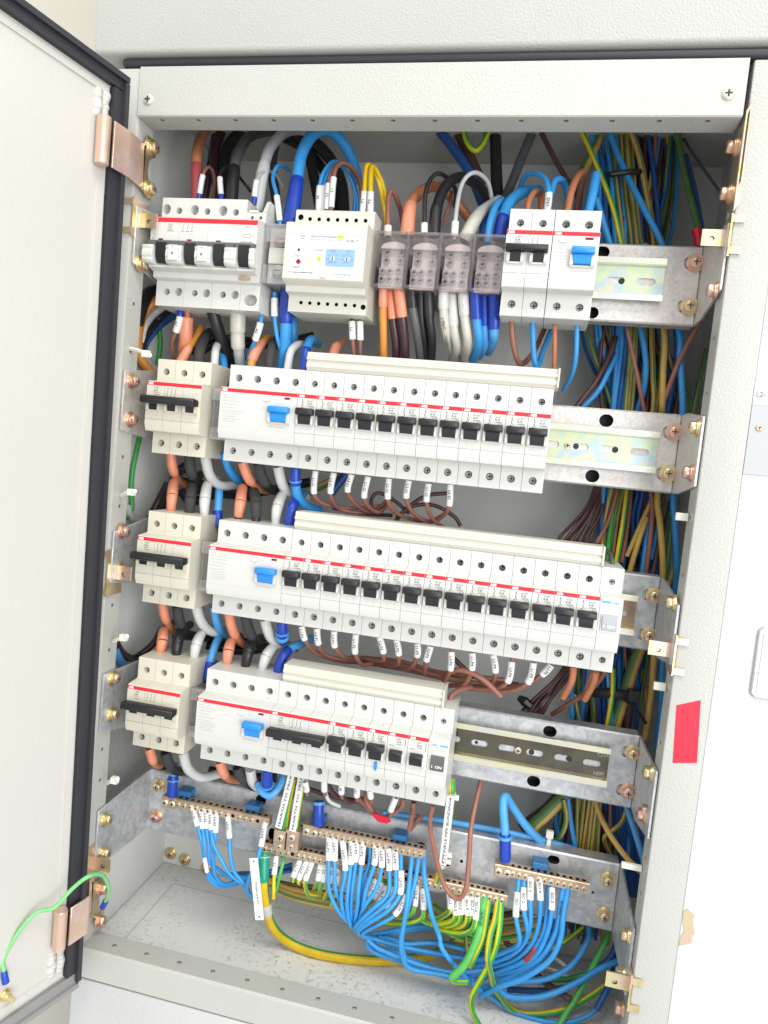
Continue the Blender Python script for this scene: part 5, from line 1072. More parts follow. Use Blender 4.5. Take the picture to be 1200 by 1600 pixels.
run('brown wire slanting left to right in front of the bundle, first gap', 'brown', 2.2, [hq(425, 60, 96), hq(450, 200, 94), hq(520, 520, 96), hq(590, 880, 102)], None)
run('dark brown wire sweeping left behind the second rail', 'dbrown', 3.0, [hq(340, 200, 118), hq(280, 370, 114), hq(170, 580, 108), hq(20, 780, 104), hq(-30, 860, 104)], None)
run('blue wire sweeping left behind the second rail', 'blue', 2.9, [hq(350, 350, 116), hq(280, 490, 110), hq(190, 660, 106), hq(60, 800, 104)], None)
run('dark green wire leaning at the far right of the first gap', 'moss', 2.2, [hq(1110, 300, 122), hq(1050, 600, 112), hq(985, 900, 104)], None)
run('blue wire bowing in the middle of the first gap', 'blue', 3.2, [hq(540, 80, 104), hq(575, 250, 102), hq(595, 450, 102), hq(575, 650, 106), hq(520, 850, 112)], None)
for x0, x1, x2, x3, x4, cl in ((590, 310, 530, 90, 130, 'blue'), (500, 360, 545, 150, 210, 'navy'), (470, 330, 560, 180, 260, 'blue'), (540, 395, 570, 280, 330, 'blue'), (640, 700, 760, 640, 700, 'navy'), (690, 790, 800, 680, 620, 'navy'), (760, 500, 840, 720, 520, 'navy')):
    run('blue wire running down inside the right-hand bundle', cl, 2.8, [gq(x0-60, 10, 126), gq(x0-20, 300, 118), gq(x0, 650, 118), hq(x1+60, 100, 120), hq(x1, 820, 118), jq(x2, 180, 120), jq(x2-10, 560, 118), kq(x3+560, 100, 124), kq(x3+540, 550, 124), lq(x4+350, 200, 124), lq(x4+360, 560, 124)], RB)
for x0, x1, x2, x4, cl in ((560, 430, 610, 640, 'gy'), (600, 460, 680, 700, 'gy'), (625, 480, 590, 735, 'gy'), (640, 560, 560, 610, 'ty'), (655, 690, 640, 680, 'gy')):
    run('yellow-green wire running down inside the right-hand bundle', cl, 2.4, [gq(x0-40, 10, 124), gq(x0-20, 300, 116), gq(x0+20, 650, 116), hq(x1+30, 100, 116), hq(x1-20, 840, 114), jq(x2+20, 180, 114), jq(x2-60, 700, 112), kq(590, 300, 120), kq(590, 560, 120), lq(x4+20, 200, 116), lq(x4-20, 560, 116)], RB)
for x0, x1, x2 in ((680, 620, 720), (700, 860, 760), (720, 250, 700), (660, 720, 880)):
    run('brown wire running down inside the right-hand bundle', 'dbrown', 2.3, [gq(x0, 20, 128), gq(x0+10, 640, 120), hq(x1, 100, 122), hq(x1-20, 850, 120), jq(x2, 180, 122), jq(x2-60, 640, 118)], RB)
b = MB(); b.tube([rp('g', *p) for p in ((470, 285, 104), (520, 275, 98), (570, 268, 98), (620, 262, 99), (670, 262, 106))], [2.6]*5, 8); whole('bundle_tie', b, black, 'black tie strapped round the bundle at the top right', 'cable tie')
# many thin strands deep in the bundle
for cl, cnt, nm, r0 in (('navy', 20, 'thin navy strand deep in the right-hand bundle', 1.9), ('dbrown', 16, 'thin dark brown strand deep in the right-hand bundle', 1.8), ('moss', 12, 'thin green strand deep in the right-hand bundle', 1.7), ('blue', 18, 'thin blue strand deep in the right-hand bundle', 1.9), ('tan', 7, 'thin tan strand deep in the right-hand bundle', 1.7), ('brown', 9, 'thin brown strand deep in the right-hand bundle', 1.8)):
    for k in range(cnt):
        x0 = random.uniform(322, 380); P_ = []
        for q in range(9):
            z = 335-q*100+random.uniform(-20, 20)
            x = x0+random.uniform(-9, 9)+(16 if q > 2 else -14)
            v = Vector((x, random.uniform(118, 152), z)); P_.append(v)
        b = MB(); b.fixn = False; sp, _ = spline(P_, 6); b.tube(sp, r0, 7)
        whole('wire', b, WIRE[cl], nm, 'wire', tuple(P_[0]), 'thin strands deep in the right-hand bundle', smooth=60)
# second gap: dark brown fan and coloured wires
for k in range(8):
    run('dark brown wire fanning out behind the third row', 'dbrown', 1.9, [hq(300-12*k, 880, 122), jq(468+9*k, 180, 120), jq(400+17*k+random.uniform(-16, 16), 340, 114+random.uniform(-5, 5)), jq(262+27*k+random.uniform(-14, 14), 505, 108+random.uniform(-5, 5)), jq(225+31*k, 550, 106)], 'dark brown wires fanning out behind the third row')
run('brown wire leaning left beside the fan', 'brown', 2.3, [jq(620, 200, 112), jq(560, 400, 108), jq(480, 550, 104)], None)
run('green wire leaning left in the second gap', 'green', 2.7, [jq(620, 190, 114), jq(580, 400, 110), jq(545, 700, 108)], None)
run('brightest yellow-green wire in the second gap', 'yg', 2.7, [jq(690, 170, 108), jq(655, 430, 102), jq(608, 710, 98)], None)
run('thin brown wire right of the bright yellow-green wire', 'brown', 2.1, [jq(715, 180, 112), jq(690, 430, 108), jq(650, 680, 104)], None)
run('tan wire slanting left in the second gap', 'tan', 2.5, [jq(860, 240, 108), jq(770, 440, 102), jq(685, 640, 100)], None)
run('yellow wire slanting left below the tan wire', 'tan', 2.9, [jq(815, 380, 104), jq(755, 560, 98), jq(698, 760, 96)], None)
run('blue wire slanting behind the yellow one', 'blue', 3.0, [jq(840, 340, 110), jq(810, 560, 106), jq(785, 770, 104)], None)
run('pinkish brown wire bowing in the second gap', 'brown', 2.7, [jq(845, 200, 106), jq(855, 330, 104), jq(835, 560, 102), jq(805, 780, 102)], None)
run('tan-yellow wire standing straight in the second gap', 'tan', 3.3, [hq(850, 860, 110), jq(892, 190, 100), jq(908, 450, 98), jq(922, 790, 98), kq(965, 160, 104), kq(950, 360, 104), kq(910, 660, 106)], None)
run('dark green wire right of the tan-yellow wire', 'moss', 2.8, [jq(990, 360, 112), jq(965, 600, 108), jq(935, 800, 106)], None)
run('thin blue wire beside the pinkish brown wire', 'blue', 2.3, [jq(890, 420, 112), jq(865, 560, 112), jq(845, 660, 112)], None)
run('dark grey wire bending into the top of the narrow switch', 'dgrey', 2.3, [jq(480, 560, 96), jq(548, 600, 70), jq(580, 650, 48), jq(592, 730, 40)], None)
# third gap
run('thick yellow-green cable leaning in the third gap', 'gy', 5.4, [jq(990, 700, 112), kq(860, 140, 108), kq(800, 330, 104), kq(720, 580, 100)], None)
run('yellow wire bowing in front of the thick yellow-green cable', 'yg', 2.7, [kq(712, 220, 92), kq(708, 380, 90), kq(675, 580, 92)], None)
run('light blue wire in the third gap', 'lblue', 2.4, [kq(680, 250, 98), kq(690, 420, 96), kq(708, 580, 98)], None)
run('blue wire under the right end of the third row', 'blue', 2.7, [kq(455, 330, 106), kq(452, 430, 106), kq(456, 540, 106)], None)
run('thin yellow-green wire under the right end of the third row', 'gy', 2.1, [kq(470, 380, 112), kq(480, 450, 110), kq(498, 545, 108)], None)
run('navy wire bundle strand behind the third gap', 'navy', 3.2, [kq(610, 240, 122), kq(622, 420, 120), kq(630, 580, 120)], RB, 4, 4)
for k in range(7):
    run('dark brown wire fanning out behind the fourth row', 'dbrown', 2.0, [kq(420+14*k, 190, 120), kq(340+12*k+random.uniform(-14, 14), 290, 114+random.uniform(-5, 5)), kq(212+18*k+random.uniform(-12, 12), 420, 108+random.uniform(-4, 4)), kq(150+22*k, 490, 104), kq(105+16*k, 590, 102)], 'dark brown wires fanning out behind the fourth row')
b = MB(); b.tube([kq_ for kq_ in (at(*kq(120, 400, 100)), at(*kq(160, 425, 98)), at(*kq(195, 455, 98)))], [2.8, 5, 4], 8); whole('bundle_tie', b, black, 'black tie head at the left end of the brown fan, fourth row', 'cable tie')
b = MB(); b.tube([at(*kq(x, y, Y)) for x, y, Y in ((590, 370, 100), (650, 372, 94), (740, 376, 92), (830, 385, 96))], [4.5, 5, 5, 4], 8); b.box(*(lambda p: (p.x-5, p.x+5, p.y-4, p.y+4, p.z-5, p.z+5))(at(*kq(840, 385, 93)))); b.tube([at(*kq(x, y, Y)) for x, y, Y in ((745, 390, 92), (820, 440, 92), (880, 500, 96), (915, 560, 100))], 1.6, 6)
whole('bundle_tie', b, black, 'black tie with a long tail round the bundle, third gap', 'cable tie')
# fourth gap
run('thick yellow-green cable slanting left below the fourth rail', 'gy', 6.0, [lq(560, 150, 116), lq(490, 220, 112), lq(400, 310, 108), lq(270, 430, 108)], None)
run('thick plum cable above the slanting yellow-green cable', 'plum', 5, [lq(500, 160, 124), lq(400, 270, 122), lq(230, 400, 118)], None)
run('green-yellow wire curling below the slanting thick cable', 'gy', 2.8, [lq(515, 210, 106), lq(535, 330, 104), lq(510, 430, 106), lq(450, 500, 112)], None)
run('blue wire slanting past the brown-yellow wires below the fourth rail', 'blue', 2.7, [lq(548, 200, 108), lq(565, 350, 106), lq(600, 560, 108)], None)
for k, (xa, xb, cl) in enumerate(((600, 600, 'gy'), (650, 615, 'gy'), (690, 645, 'ty'), (715, 680, 'ty'), (738, 705, 'ty'), (755, 740, 'gy'))):
    run('tan and green wire hanging vertically behind the bottom bracket', cl, 2.3, [lq(xa+8, 190, 114), lq((xa+xb)/2+4, 380, 112), lq(xb, 570, 112), lq(xb-6, 660, 114)], 'tan wires behind the bottom bracket')
run('front yellow wire curving down to the right stile', 'tan', 3.1, [lq(725, 180, 104), lq(755, 300, 98), lq(830, 450, 90), lq(930, 590, 84), lq(1035, 700, 80)], None)
run('tan wire hooked behind the front yellow wire', 'ty', 2.5, [lq(950, 240, 112), lq(900, 370, 106), lq(800, 450, 108), lq(800, 510, 112), lq(835, 590, 116)], None)
run('light blue wire slanting to the right stile', 'lblue', 3.3, [lq(930, 240, 104), lq(985, 400, 96), lq(1050, 620, 88), lq(1070, 700, 88)], None)
for k in range(8):
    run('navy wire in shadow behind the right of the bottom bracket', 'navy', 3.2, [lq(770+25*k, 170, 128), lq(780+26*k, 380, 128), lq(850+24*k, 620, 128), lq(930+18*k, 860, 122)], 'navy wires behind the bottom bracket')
c('light blue cable bent over and down into the right neutral bar', 'lblue', 4.0, 'l', [(125, 620, 68), (125, 440, 68), (112, 250, 70), (128, 190, 76), (170, 250, 84), (255, 375, 90), (345, 470, 96), (420, 520, 104)], [(0, 1, 5.4, 'dblue'), (.82, .93, 6.6, 'lblue'), (-0, .14, 4.9, 'lblue')])
for k, p in enumerate(([(-690, 300, 92), (-330, 345, 92), (-40, 395, 92), (60, 415, 93), (200, 440, 95), (380, 480, 98), (600, 545, 104)], [(-690, 320, 98), (-330, 362, 98), (-40, 410, 98), (90, 430, 98), (210, 458, 99), (400, 498, 102), (560, 530, 108)])):
    c('light blue cable lying along the top of the bottom bracket', 'lblue', 2.6, 'l', p, group='light blue cables on the bottom bracket')
# ------------------------------------------------------------------ blue wires of the left neutral bar
TX1 = ('L1-S1', 'L2-S1', 'L1-S2', 'L3-S2', 'L2-S3', 'L3-S1', 'L3-P4')
PN = ([(358, 335, 70), (362, 352, 68), (412, 545, 61), (455, 720, 58), (488, 900, 60), (540, 1040, 66), (640, 1108, 76), (770, 1085, 92), (870, 1040, 108)], [(445, 350, 70), (447, 378, 68), (460, 570, 61), (478, 720, 58), (482, 880, 60), (548, 1030, 66), (660, 1090, 78), (800, 1050, 94), (900, 1000, 110)],
      [(496, 360, 70), (497, 386, 68), (498, 565, 61), (512, 750, 58), (530, 870, 62), (610, 950, 72), (710, 1020, 82), (880, 1020, 100)], [(542, 370, 70), (542, 398, 68), (540, 582, 60), (572, 720, 56), (640, 870, 56), (725, 985, 58), (860, 1110, 62), (905, 1200, 66)],
      [(592, 390, 70), (590, 416, 68), (580, 605, 60), (564, 760, 60), (560, 900, 62), (592, 1020, 68), (690, 1085, 80), (900, 1010, 104)], [(690, 420, 70), (696, 448, 67), (712, 662, 58), (720, 830, 54), (762, 970, 54), (850, 1095, 58), (925, 1225, 62)],
      [(1052, 490, 70), (1045, 516, 66), (1006, 738, 54), (962, 900, 50), (902, 1040, 52), (880, 1150, 56), (925, 1220, 60)])
for k, (p, tx) in enumerate(zip(PN, TX1)):
    c('%s blue wire from the left under the left neutral bar, in a white marker' % ORD[k], 'blue', 1.9, 'a', p, [(1, 2, 2.9, W, tx)]+([(3.6, 4.4, 2.3, W)] if k == 0 else []), 'blue wires of the left neutral bar')
for k, p in enumerate(([(740, 1080, 96), (880, 1020, 106), (1000, 975, 114), (1120, 960, 120), (1300, 900, 126)], [(700, 1000, 104), (860, 985, 112), (1060, 1000, 118), (1300, 960, 126)], [(800, 1040, 110), (960, 1030, 116), (1140, 990, 122), (1300, 940, 128)])):
    c('blue wire running into the dark behind the lower earth bar', 'navy', 2.0, 'a', p, group='blue wires behind the lower earth bar')  # blue wires darkened to navy, the shade put into their colour
# ---- middle neutral bar
PM = [('b', q, 1) for q in ([(688, 440, 70), (687, 464, 68), (682, 684, 60), (690, 940, 56), (760, 1120, 58), (850, 1260, 62), (950, 1345, 68)], [(743, 445, 70), (742, 468, 68), (738, 690, 60), (752, 950, 57), (802, 1110, 60), (872, 1245, 64), (960, 1340, 70)],
      [(800, 460, 70), (812, 500, 68), (838, 780, 58), (800, 1000, 56), (812, 1150, 59), (868, 1275, 64), (940, 1350, 70)], [(902, 480, 70), (900, 506, 68), (890, 722, 60), (856, 1000, 56), (860, 1150, 58), (890, 1290, 63), (950, 1360, 70)],
      [(952, 460, 71), (950, 486, 69), (936, 698, 62), (905, 950, 59), (888, 1150, 61), (912, 1290, 66), (980, 1360, 72)], [(1012, 480, 70), (1008, 506, 68), (988, 722, 60), (966, 950, 56), (950, 1100, 57), (922, 1280, 62), (960, 1370, 70)])]
PM += [('b', [(1070, 500, 71), (1066, 700, 66), (1002, 900, 62), (985, 1100, 63), (932, 1290, 68), (1000, 1370, 76)], 0)]
PM += [('b', q, 1) for q in ([(1124, 510, 70), (1122, 540, 68), (1108, 730, 60), (1040, 950, 56), (1002, 1150, 58), (950, 1300, 64), (1010, 1380, 72)], [(1178, 530, 70), (1176, 558, 68), (1178, 752, 60), (1128, 950, 55), (1012, 1110, 56), (962, 1290, 62), (1020, 1390, 72)])]
PM += [('c', q, 1) for q in ([(404, 430, 70), (404, 456, 68), (410, 662, 60), (388, 880, 54), (250, 1020, 52), (135, 1140, 56), (90, 1215, 62), (180, 1280, 72)], [(464, 435, 70), (464, 462, 68), (470, 655, 60), (458, 860, 54), (350, 1010, 50), (185, 1130, 54), (105, 1230, 60), (200, 1290, 72)],
      [(518, 450, 70), (520, 660, 62), (510, 880, 54), (400, 1040, 50), (222, 1150, 53), (115, 1245, 60), (230, 1290, 72)], [(630, 480, 72), (570, 880, 60), (462, 1072, 54), (330, 1155, 54), (155, 1255, 62), (260, 1300, 74)])]
TX2 = ('L1-P1', 'L2-P1', 'L3-P1', 'L2-P2', 'L1-P3', 'L1-P2', '', 'L3-P2', 'L3-P3', 'L1-P4', 'L2-P4', 'L3-P5', 'L2-P5')
for k, ((rg, p, m_), tx) in enumerate(zip(PM, TX2)):
    lab = '%s blue wire from the left under the middle neutral bar, %s' % (ORD[k], 'without a marker' if not m_ else 'in a white marker')
    c(lab, 'blue', 2.0, rg, p, [(1, 2, 3.1, W, tx)] if m_ else [], 'blue wires of the middle neutral bar')
c('long blue wire falling from the middle neutral bar and curving along the floor', 'blue', 2.2, 'c', [(628, 470, 70), (600, 760, 58), (572, 1000, 52), (535, 1200, 52), (520, 1320, 54), (345, 370, 60, 'f'), (415, 465, 66, 'f'), (620, 512, 74, 'f'), (900, 560, 82, 'f')])
c('blue wire running beside the long blue wire from the middle neutral bar', 'blue', 2.2, 'c', [(692, 480, 70), (660, 720, 60), (598, 960, 56), (548, 1160, 56), (524, 1330, 58), (360, 380, 64, 'f')])
c('front blue wire from the right end of the middle neutral bar to the lower right', 'blue', 2.3, 'c', [(742, 490, 70), (736, 690, 60), (770, 900, 52), (815, 1100, 52), (872, 1290, 58), (420, 460, 46, 'f'), (690, 370, 46, 'f')][:5]+[(70, 970, 54, 'd'), (200, 1150, 64, 'd'), (380, 1315, 74, 'd'), (1080, 720, 82, 'f'), (150, 1430, 84, 'e'), (400, 1490, 84, 'e'), (600, 1478, 88, 'e'), (760, 1380, 98, 'e'), (860, 1200, 112, 'e')])
# ---- bundle from the convergence to the right
for k, p in enumerate(([(70, 212, 66), (180, 190, 78), (330, 160, 92), (540, 128, 108)], [(90, 200, 70), (200, 212, 80), (340, 175, 94), (560, 150, 110)], [(100, 226, 64), (210, 260, 70), (360, 300, 78), (620, 345, 86), (800, 375, 90), (1000, 385, 94), (1200, 395, 98)], [(150, 222, 70), (350, 272, 80), (600, 268, 88), (840, 322, 94), (1000, 372, 98), (1200, 330, 104)],
        [(60, 226, 60), (120, 285, 60), (200, 330, 62), (480, 432, 66), (740, 498, 70), (1000, 482, 76), (1200, 440, 82)], [(60, 240, 64), (80, 300, 64), (160, 355, 66), (400, 432, 70), (640, 510, 76), (800, 545, 82), (1000, 540, 86)], [(200, 222, 74), (420, 274, 86), (560, 262, 94), (720, 288, 98), (860, 335, 102), (1010, 330, 106)], [(70, 218, 62), (150, 300, 66), (300, 350, 70), (520, 445, 74), (760, 520, 78), (1000, 500, 84), (1200, 470, 90)],
        [(120, 215, 78), (300, 300, 86), (640, 360, 94), (900, 400, 100), (1080, 410, 102), (1200, 380, 106)])):
    c('blue wire in the bunch sweeping right across the cabinet floor', 'blue', 2.3, 'f', p, group='blue wires bunched on the cabinet floor', dy=12)
# ---- right neutral bar
PI = ([(152, 330, 70), (145, 470, 66), (130, 660, 56), (162, 850, 60), (60, 930, 72), (-100, 985, 84), (-240, 1000, 92)], [(197, 330, 70), (193, 432, 66), (192, 606, 58), (212, 760, 60), (165, 870, 68), (0, 955, 80), (-160, 1010, 90)], [(246, 332, 70), (245, 350, 68), (243, 526, 60), (240, 745, 60), (165, 905, 68), (0, 1010, 80), (-180, 1050, 90)],
      [(312, 340, 70), (312, 356, 68), (322, 530, 60), (314, 715, 60), (250, 880, 66), (100, 1005, 76), (-80, 1060, 88)], [(412, 380, 70), (412, 432, 68), (410, 606, 60), (388, 770, 58), (300, 940, 62), (150, 1070, 72), (-60, 1130, 84)])
for k, p in enumerate(PI):
    c('%s blue wire from the left under the right neutral bar, marked ISO-%d' % (ORD[k], k+1), 'blue', 2.2, 'e', p, [(1, 2, 3.1, W, 'ISO-%d' % (k+1))], 'marked blue wires of the right neutral bar')
c('blue wire with a short red sleeve under the right neutral bar', 'blue', 2.3, 'e', [(388, 380, 72), (370, 650, 64), (350, 780, 62), (296, 905, 64), (205, 995, 68), (0, 1090, 80), (-120, 1130, 88)], [(3, 4, 3.0, 'redcl')])
c('thicker printed blue wire under the right neutral bar', 'blue', 2.9, 'e', [(505, 410, 70), (470, 660, 62), (438, 800, 60), (330, 980, 62), (150, 1112, 70), (0, 1175, 78), (-120, 1220, 86)], [(.25, 1.1, 2.96, 'blue', '40 mm2', )])
c('outermost blue wire curving from the right end of the right neutral bar', 'blue', 2.5, 'e', [(545, 410, 69), (502, 650, 58), (480, 830, 54), (400, 1000, 54), (200, 1130, 60), (0, 1215, 68), (-150, 1290, 76)])
c('blue wire appearing from under the bottom bracket at the right', 'blue', 2.7, 'e', [(700, 740, 112), (688, 850, 106), (565, 1040, 94), (380, 1142, 84), (180, 1165, 80), (40, 1160, 80)])
c('blue wire sweeping from the lower right corner along the floor', 'blue', 3.0, 'e', [(960, 990, 112), (780, 1070, 102), (600, 1180, 90), (350, 1282, 80), (100, 1290, 76), (0, 1235, 76), (-60, 1190, 80)])
c('navy wire curving down the lower right corner', 'navy', 2.8, 'e', [(930, 830, 118), (860, 990, 112), (700, 1120, 106), (560, 1200, 104), (340, 1240, 102), (60, 1230, 100)])
c('blue wire dropping behind the clip in the lower right corner', 'navy', 3.0, 'e', [(935, 900, 122), (900, 1060, 116), (860, 1200, 100), (760, 1385, 84)])
c('green wire slanting down to the front of the cabinet floor', 'bgreen', 2.7, 'e', [(850, 780, 118), (825, 860, 112), (740, 1030, 104), (620, 1260, 92), (520, 1420, 82), (455, 1530, 74)])
c('dark green wire lying on the cabinet floor behind', 'green', 2.7, 'e', [(700, 1105, 116), (520, 1152, 110), (380, 1150, 106), (200, 1160, 104)])
c('grey-brown wire lying diagonally on the cabinet floor', 'dbrown', 3.2, 'e', [(20, 820, 122), (240, 1060, 108), (380, 1190, 96), (560, 1310, 84)])
c('yellow-green wire crossing the floor to the lower right corner', 'yg', 2.7, 'd', [(592, 490, 70), (560, 700, 58), (515, 850, 54), (492, 1060, 50), (520, 1200, 62), (560, 1340, 74), (100, 1385, 84, 'e'), (260, 1424, 88, 'e'), (500, 1390, 92, 'e'), (700, 1290, 102, 'e'), (840, 1190, 112, 'e')])
c('yellow-green wire hanging in front and over the sill', 'lg', 2.6, 'd', [(625, 500, 70), (602, 800, 56), (542, 1040, 56), (400, 1310, 60), (885, 690, 60, 'f'), (890, 800, 58, 'f'), (950, 920, 52, 'f'), (1000, 1010, 46, 'f')])
c('thick bright green wire hanging from the lower earth bar with a folded end', 'bgreen', 3.6, 'd', [(462, 470, 70), (432, 690, 60), (400, 850, 55), (290, 1100, 50), (150, 1250, 48)], [(.5, 1.5, 3.66, 'green', 'A/SV-D')])
c('yellow-green wire end hooked under the bright green wire', 'lg', 2.0, 'd', [(140, 1255, 50), (190, 1285, 52), (300, 1290, 58)])
c('yellow-green wire left of the crossing pair on the lower earth bar', 'yg', 2.4, 'd', [(512, 480, 70), (480, 700, 60), (450, 880, 56), (375, 1065, 54), (330, 1140, 60)])
# ---- marked earth wires
PE = [('d', 'ISO-%d' % (k+1), q) for k, q in enumerate(([(128, 410, 72), (130, 432, 70), (142, 598, 62), (95, 660, 68), (0, 700, 82), (-80, 680, 96)], [(188, 430, 72), (189, 500, 68), (190, 650, 62), (150, 715, 68), (0, 742, 84), (-120, 700, 100)], [(240, 430, 72), (241, 480, 69), (240, 646, 62), (200, 740, 68), (60, 765, 84), (-100, 720, 100)],
      [(298, 440, 72), (298, 480, 70), (302, 656, 62), (270, 745, 66), (150, 785, 80), (0, 770, 96)], [(346, 450, 72), (346, 490, 70), (346, 660, 62), (310, 760, 68), (200, 800, 82), (20, 790, 98)], [(398, 460, 71), (396, 484, 69), (378, 702, 58), (340, 800, 58), (230, 840, 66), (80, 800, 80), (-60, 745, 94)]))]
PE += [('c', tx, q) for tx, q in (('L1-Z', [(300, 690, 72), (285, 740, 70), (218, 896, 66), (170, 960, 80)]), ('L2-Z', [(350, 700, 72), (340, 770, 70), (270, 915, 66), (190, 990, 82)]), ('N-Z', [(376, 770, 74), (370, 800, 72), (312, 968, 66), (250, 1010, 82)]), ('L3-Z', [(446, 780, 74), (440, 812, 72), (385, 1008, 64), (330, 1070, 80)]),
      ('L2-Z', [(668, 770, 72), (666, 800, 70), (650, 990, 62), (610, 1075, 64), (500, 1110, 78), (380, 1080, 92)]), ('L2-7', [(712, 800, 72), (722, 834, 70), (730, 1030, 60), (700, 1120, 60), (560, 1172, 68), (390, 1152, 82), (300, 1120, 94)]))]
PE += [('b', tx, q) for tx, q in (('L1', [(192, 630, 74), (190, 646, 72), (170, 820, 64), (166, 950, 60), (164, 1040, 60)]), ('L1-S', [(420, 660, 74), (414, 684, 72), (350, 838, 66), (345, 880, 72)]), ('L2-S', [(486, 670, 74), (478, 690, 72), (404, 860, 66), (402, 900, 72)]), ('L3-S', [(540, 670, 74), (530, 694, 72), (464, 872, 64), (456, 950, 64), (500, 1010, 72), (620, 1020, 88)]),
      ('L1', [(610, 690, 74), (606, 720, 72), (582, 868, 66), (545, 950, 78)]), ('L2', [(650, 700, 74), (646, 724, 72), (632, 880, 66), (590, 985, 78)]), ('L3', [(720, 720, 75), (716, 744, 73), (708, 890, 67), (640, 1050, 80)]), ('N', [(775, 730, 75), (772, 750, 73), (765, 910, 67), (700, 1100, 80)]))]
for k, (rg, tx, p) in enumerate(PE):
    wh = {'d': 'at the right end of', 'c': 'behind the blue wires on', 'b': 'at the left end of'}[rg]
    n_ = sum(1 for q in PE[:k] if q[0] == rg)
    c('%s white-marked yellow-green wire %s the lower earth bar' % (ORD[n_], wh), 'lg' if k % 3 else 'yg', 2.0 if rg != 'd' else 2.4, rg, p, [(1, 2, 2.9 if rg != 'd' else 3.1, W, tx)], 'white-marked earth wires of the lower earth bar')
c('pale green wire hanging from the left end of the lower earth bar', 'bgreen', 1.8, 'b', [(262, 650, 74), (250, 720, 70), (215, 860, 68), (188, 975, 70)])
for k, p in enumerate(([(100, 860, 118), (240, 935, 112), (430, 985, 106), (640, 1010, 104), (900, 1040, 108)], [(170, 935, 112), (330, 1010, 104), (560, 1070, 98), (800, 1110, 98), (1000, 1130, 104)], [(-20, 770, 122), (130, 880, 118), (300, 930, 116), (560, 960, 114)])):
    c('thick yellow-green cable lying behind the lower earth bar', 'gy' if k != 1 else 'ty', 4.6, 'b', p, group='thick yellow-green cables behind the earth bar')
for k, (y0, y1, cl) in enumerate(((650, 600, 'dbrown'), (720, 690, 'gy'), (780, 740, 'ty'), (830, 780, 'gy'), (870, 830, 'yg'), (910, 870, 'gy'), (930, 900, 'yg'), (690, 640, 'gy'))):
    c('yellow-green wire running across the back under the bottom bracket', cl, 2.7, 'd', [(180, y0-20, 112), (420, y0+20, 116), (640, y0+5, 120), (800, y1+20, 122), (980, y1-40, 126)], group='yellow-green wires across the back')
for k, p in enumerate(([(-20, 560, 96), (120, 650, 92), (330, 720, 98), (520, 760, 106)], [(-60, 640, 90), (100, 740, 90), (300, 820, 96), (460, 880, 104)], [(-100, 600, 100), (60, 690, 98), (250, 760, 104), (420, 850, 110)], [(-160, 690, 92), (0, 760, 90), (180, 850, 94), (330, 900, 102)])):
    c('yellow-green wire in the tangle left of the crossing pair', 'lg' if k % 2 else 'yg', 2.4, 'd', p, group='yellow-green wires in the tangle')
c('short yellow-green wire hanging below the tangle', 'gy', 1.9, 'd', [(285, 850, 84), (288, 920, 82), (300, 1000, 84)])
c('yellow wire end on the floor at the right', 'lg', 2.2, 'e', [(660, 740, 122), (520, 850, 114), (380, 925, 104)])
for k, p in enumerate(([(280, 1020, 112), (380, 1060, 112), (470, 1090, 112)], [(430, 980, 122), (520, 1050, 118)], [(330, 1030, 116), (450, 1105, 112), (560, 1130, 112)])):
    c('white cable tie offcut lying on the cabinet floor', 'lgrey', 2.4 if k == 1 else 1.2, 'e', p, group='cable tie offcuts on the cabinet floor', name='tie_offcut')
c('fat yellow earth cable curving from the green sleeve across the cabinet floor', 'fat', 4.7, 'a', [(1040, 780, 68), (1035, 830, 66), (1030, 1060, 60), (1050, 1250, 68), (975, 800, 82, 'N'), (1060, 880, 95, 'N'), (345, 1000, 95, 'O'), (560, 1030, 101, 'O'), (760, 1030, 112, 'O'), (960, 995, 124, 'O'), (1060, 940, 134, 'O')], [(.4, 2, 5.6, 'jade'), (3.1, 3.5, 5.2, 'lgrey'), (.95, 1.05, 6.4, 'lgrey')])
# ---- long printed tags tied to earth cables
def tag_strip(label, tx, reg, p0, p1, wmm, Y, flip, fill=.88, fs=.34, sh=.5):
    a, e_ = rp(reg, *p0, Y[0]), rp(reg, *p1, Y[1]); u = (e_-a); L = u.length; u.normalize(); s = Vector((0, -1, 0)).cross(u)
    s = u.cross(Vector((0, -1, 0))).normalized(); nr = s.cross(u).normalized()
    if nr.y > 0: nr = -nr
    b = MB(); v = []
    for q in (a, e_):
        for ss in (-1, 1):
            for t in (0, .5): v.append(q+s*ss*wmm/2-nr*t)
    n = len(b.v); b.v += [tuple(q) for q in v]
    for f in ((0, 2, 6, 4), (1, 5, 7, 3), (0, 4, 5, 1), (2, 3, 7, 6), (0, 1, 3, 2), (4, 6, 7, 5)): b.f.append(f); b.m.append(0)
    o = whole('cable_tag', b, lab_w, label, 'cable tag', tuple(a), 'long printed tags on earth cables')
    d = -u if flip else u; up = nr.cross(d)
    bt = MB(); bt.text(tx, a.lerp(e_, sh)+nr*.15, wmm*fs, d, up, 0, .012, 'c', L*fill); put('lettering', bt.mesh('lettering', [ink], tuple(a)), o)
    for q in (a+u*3, e_-u*3):
        bh = MB(); bh.cyl(q+nr*.05, nr, .9, .12, 8); put('hole', bh.mesh('hole', [slotm], tuple(a)), o)
    return o
tag_strip('left of two tags reading EARTH TO TRUNKING', 'EARTH TO TRUNKING', 'b', (385, -330), (208, 385), 6.6, (52, 60), True)
tag_strip('right of two tags reading EARTH TO TRUNKING', 'EARTH TO TRUNKING', 'b', (465, -340), (340, 415), 6.6, (52, 60), True)
tag_strip('tag reading SPRINKLE PIPE BONDING below the switch of the fourth row', 'SPRINKLE PIPE BONDING', 'O', (1043, 150), (1000, 520), 7.0, (46, 62), True)
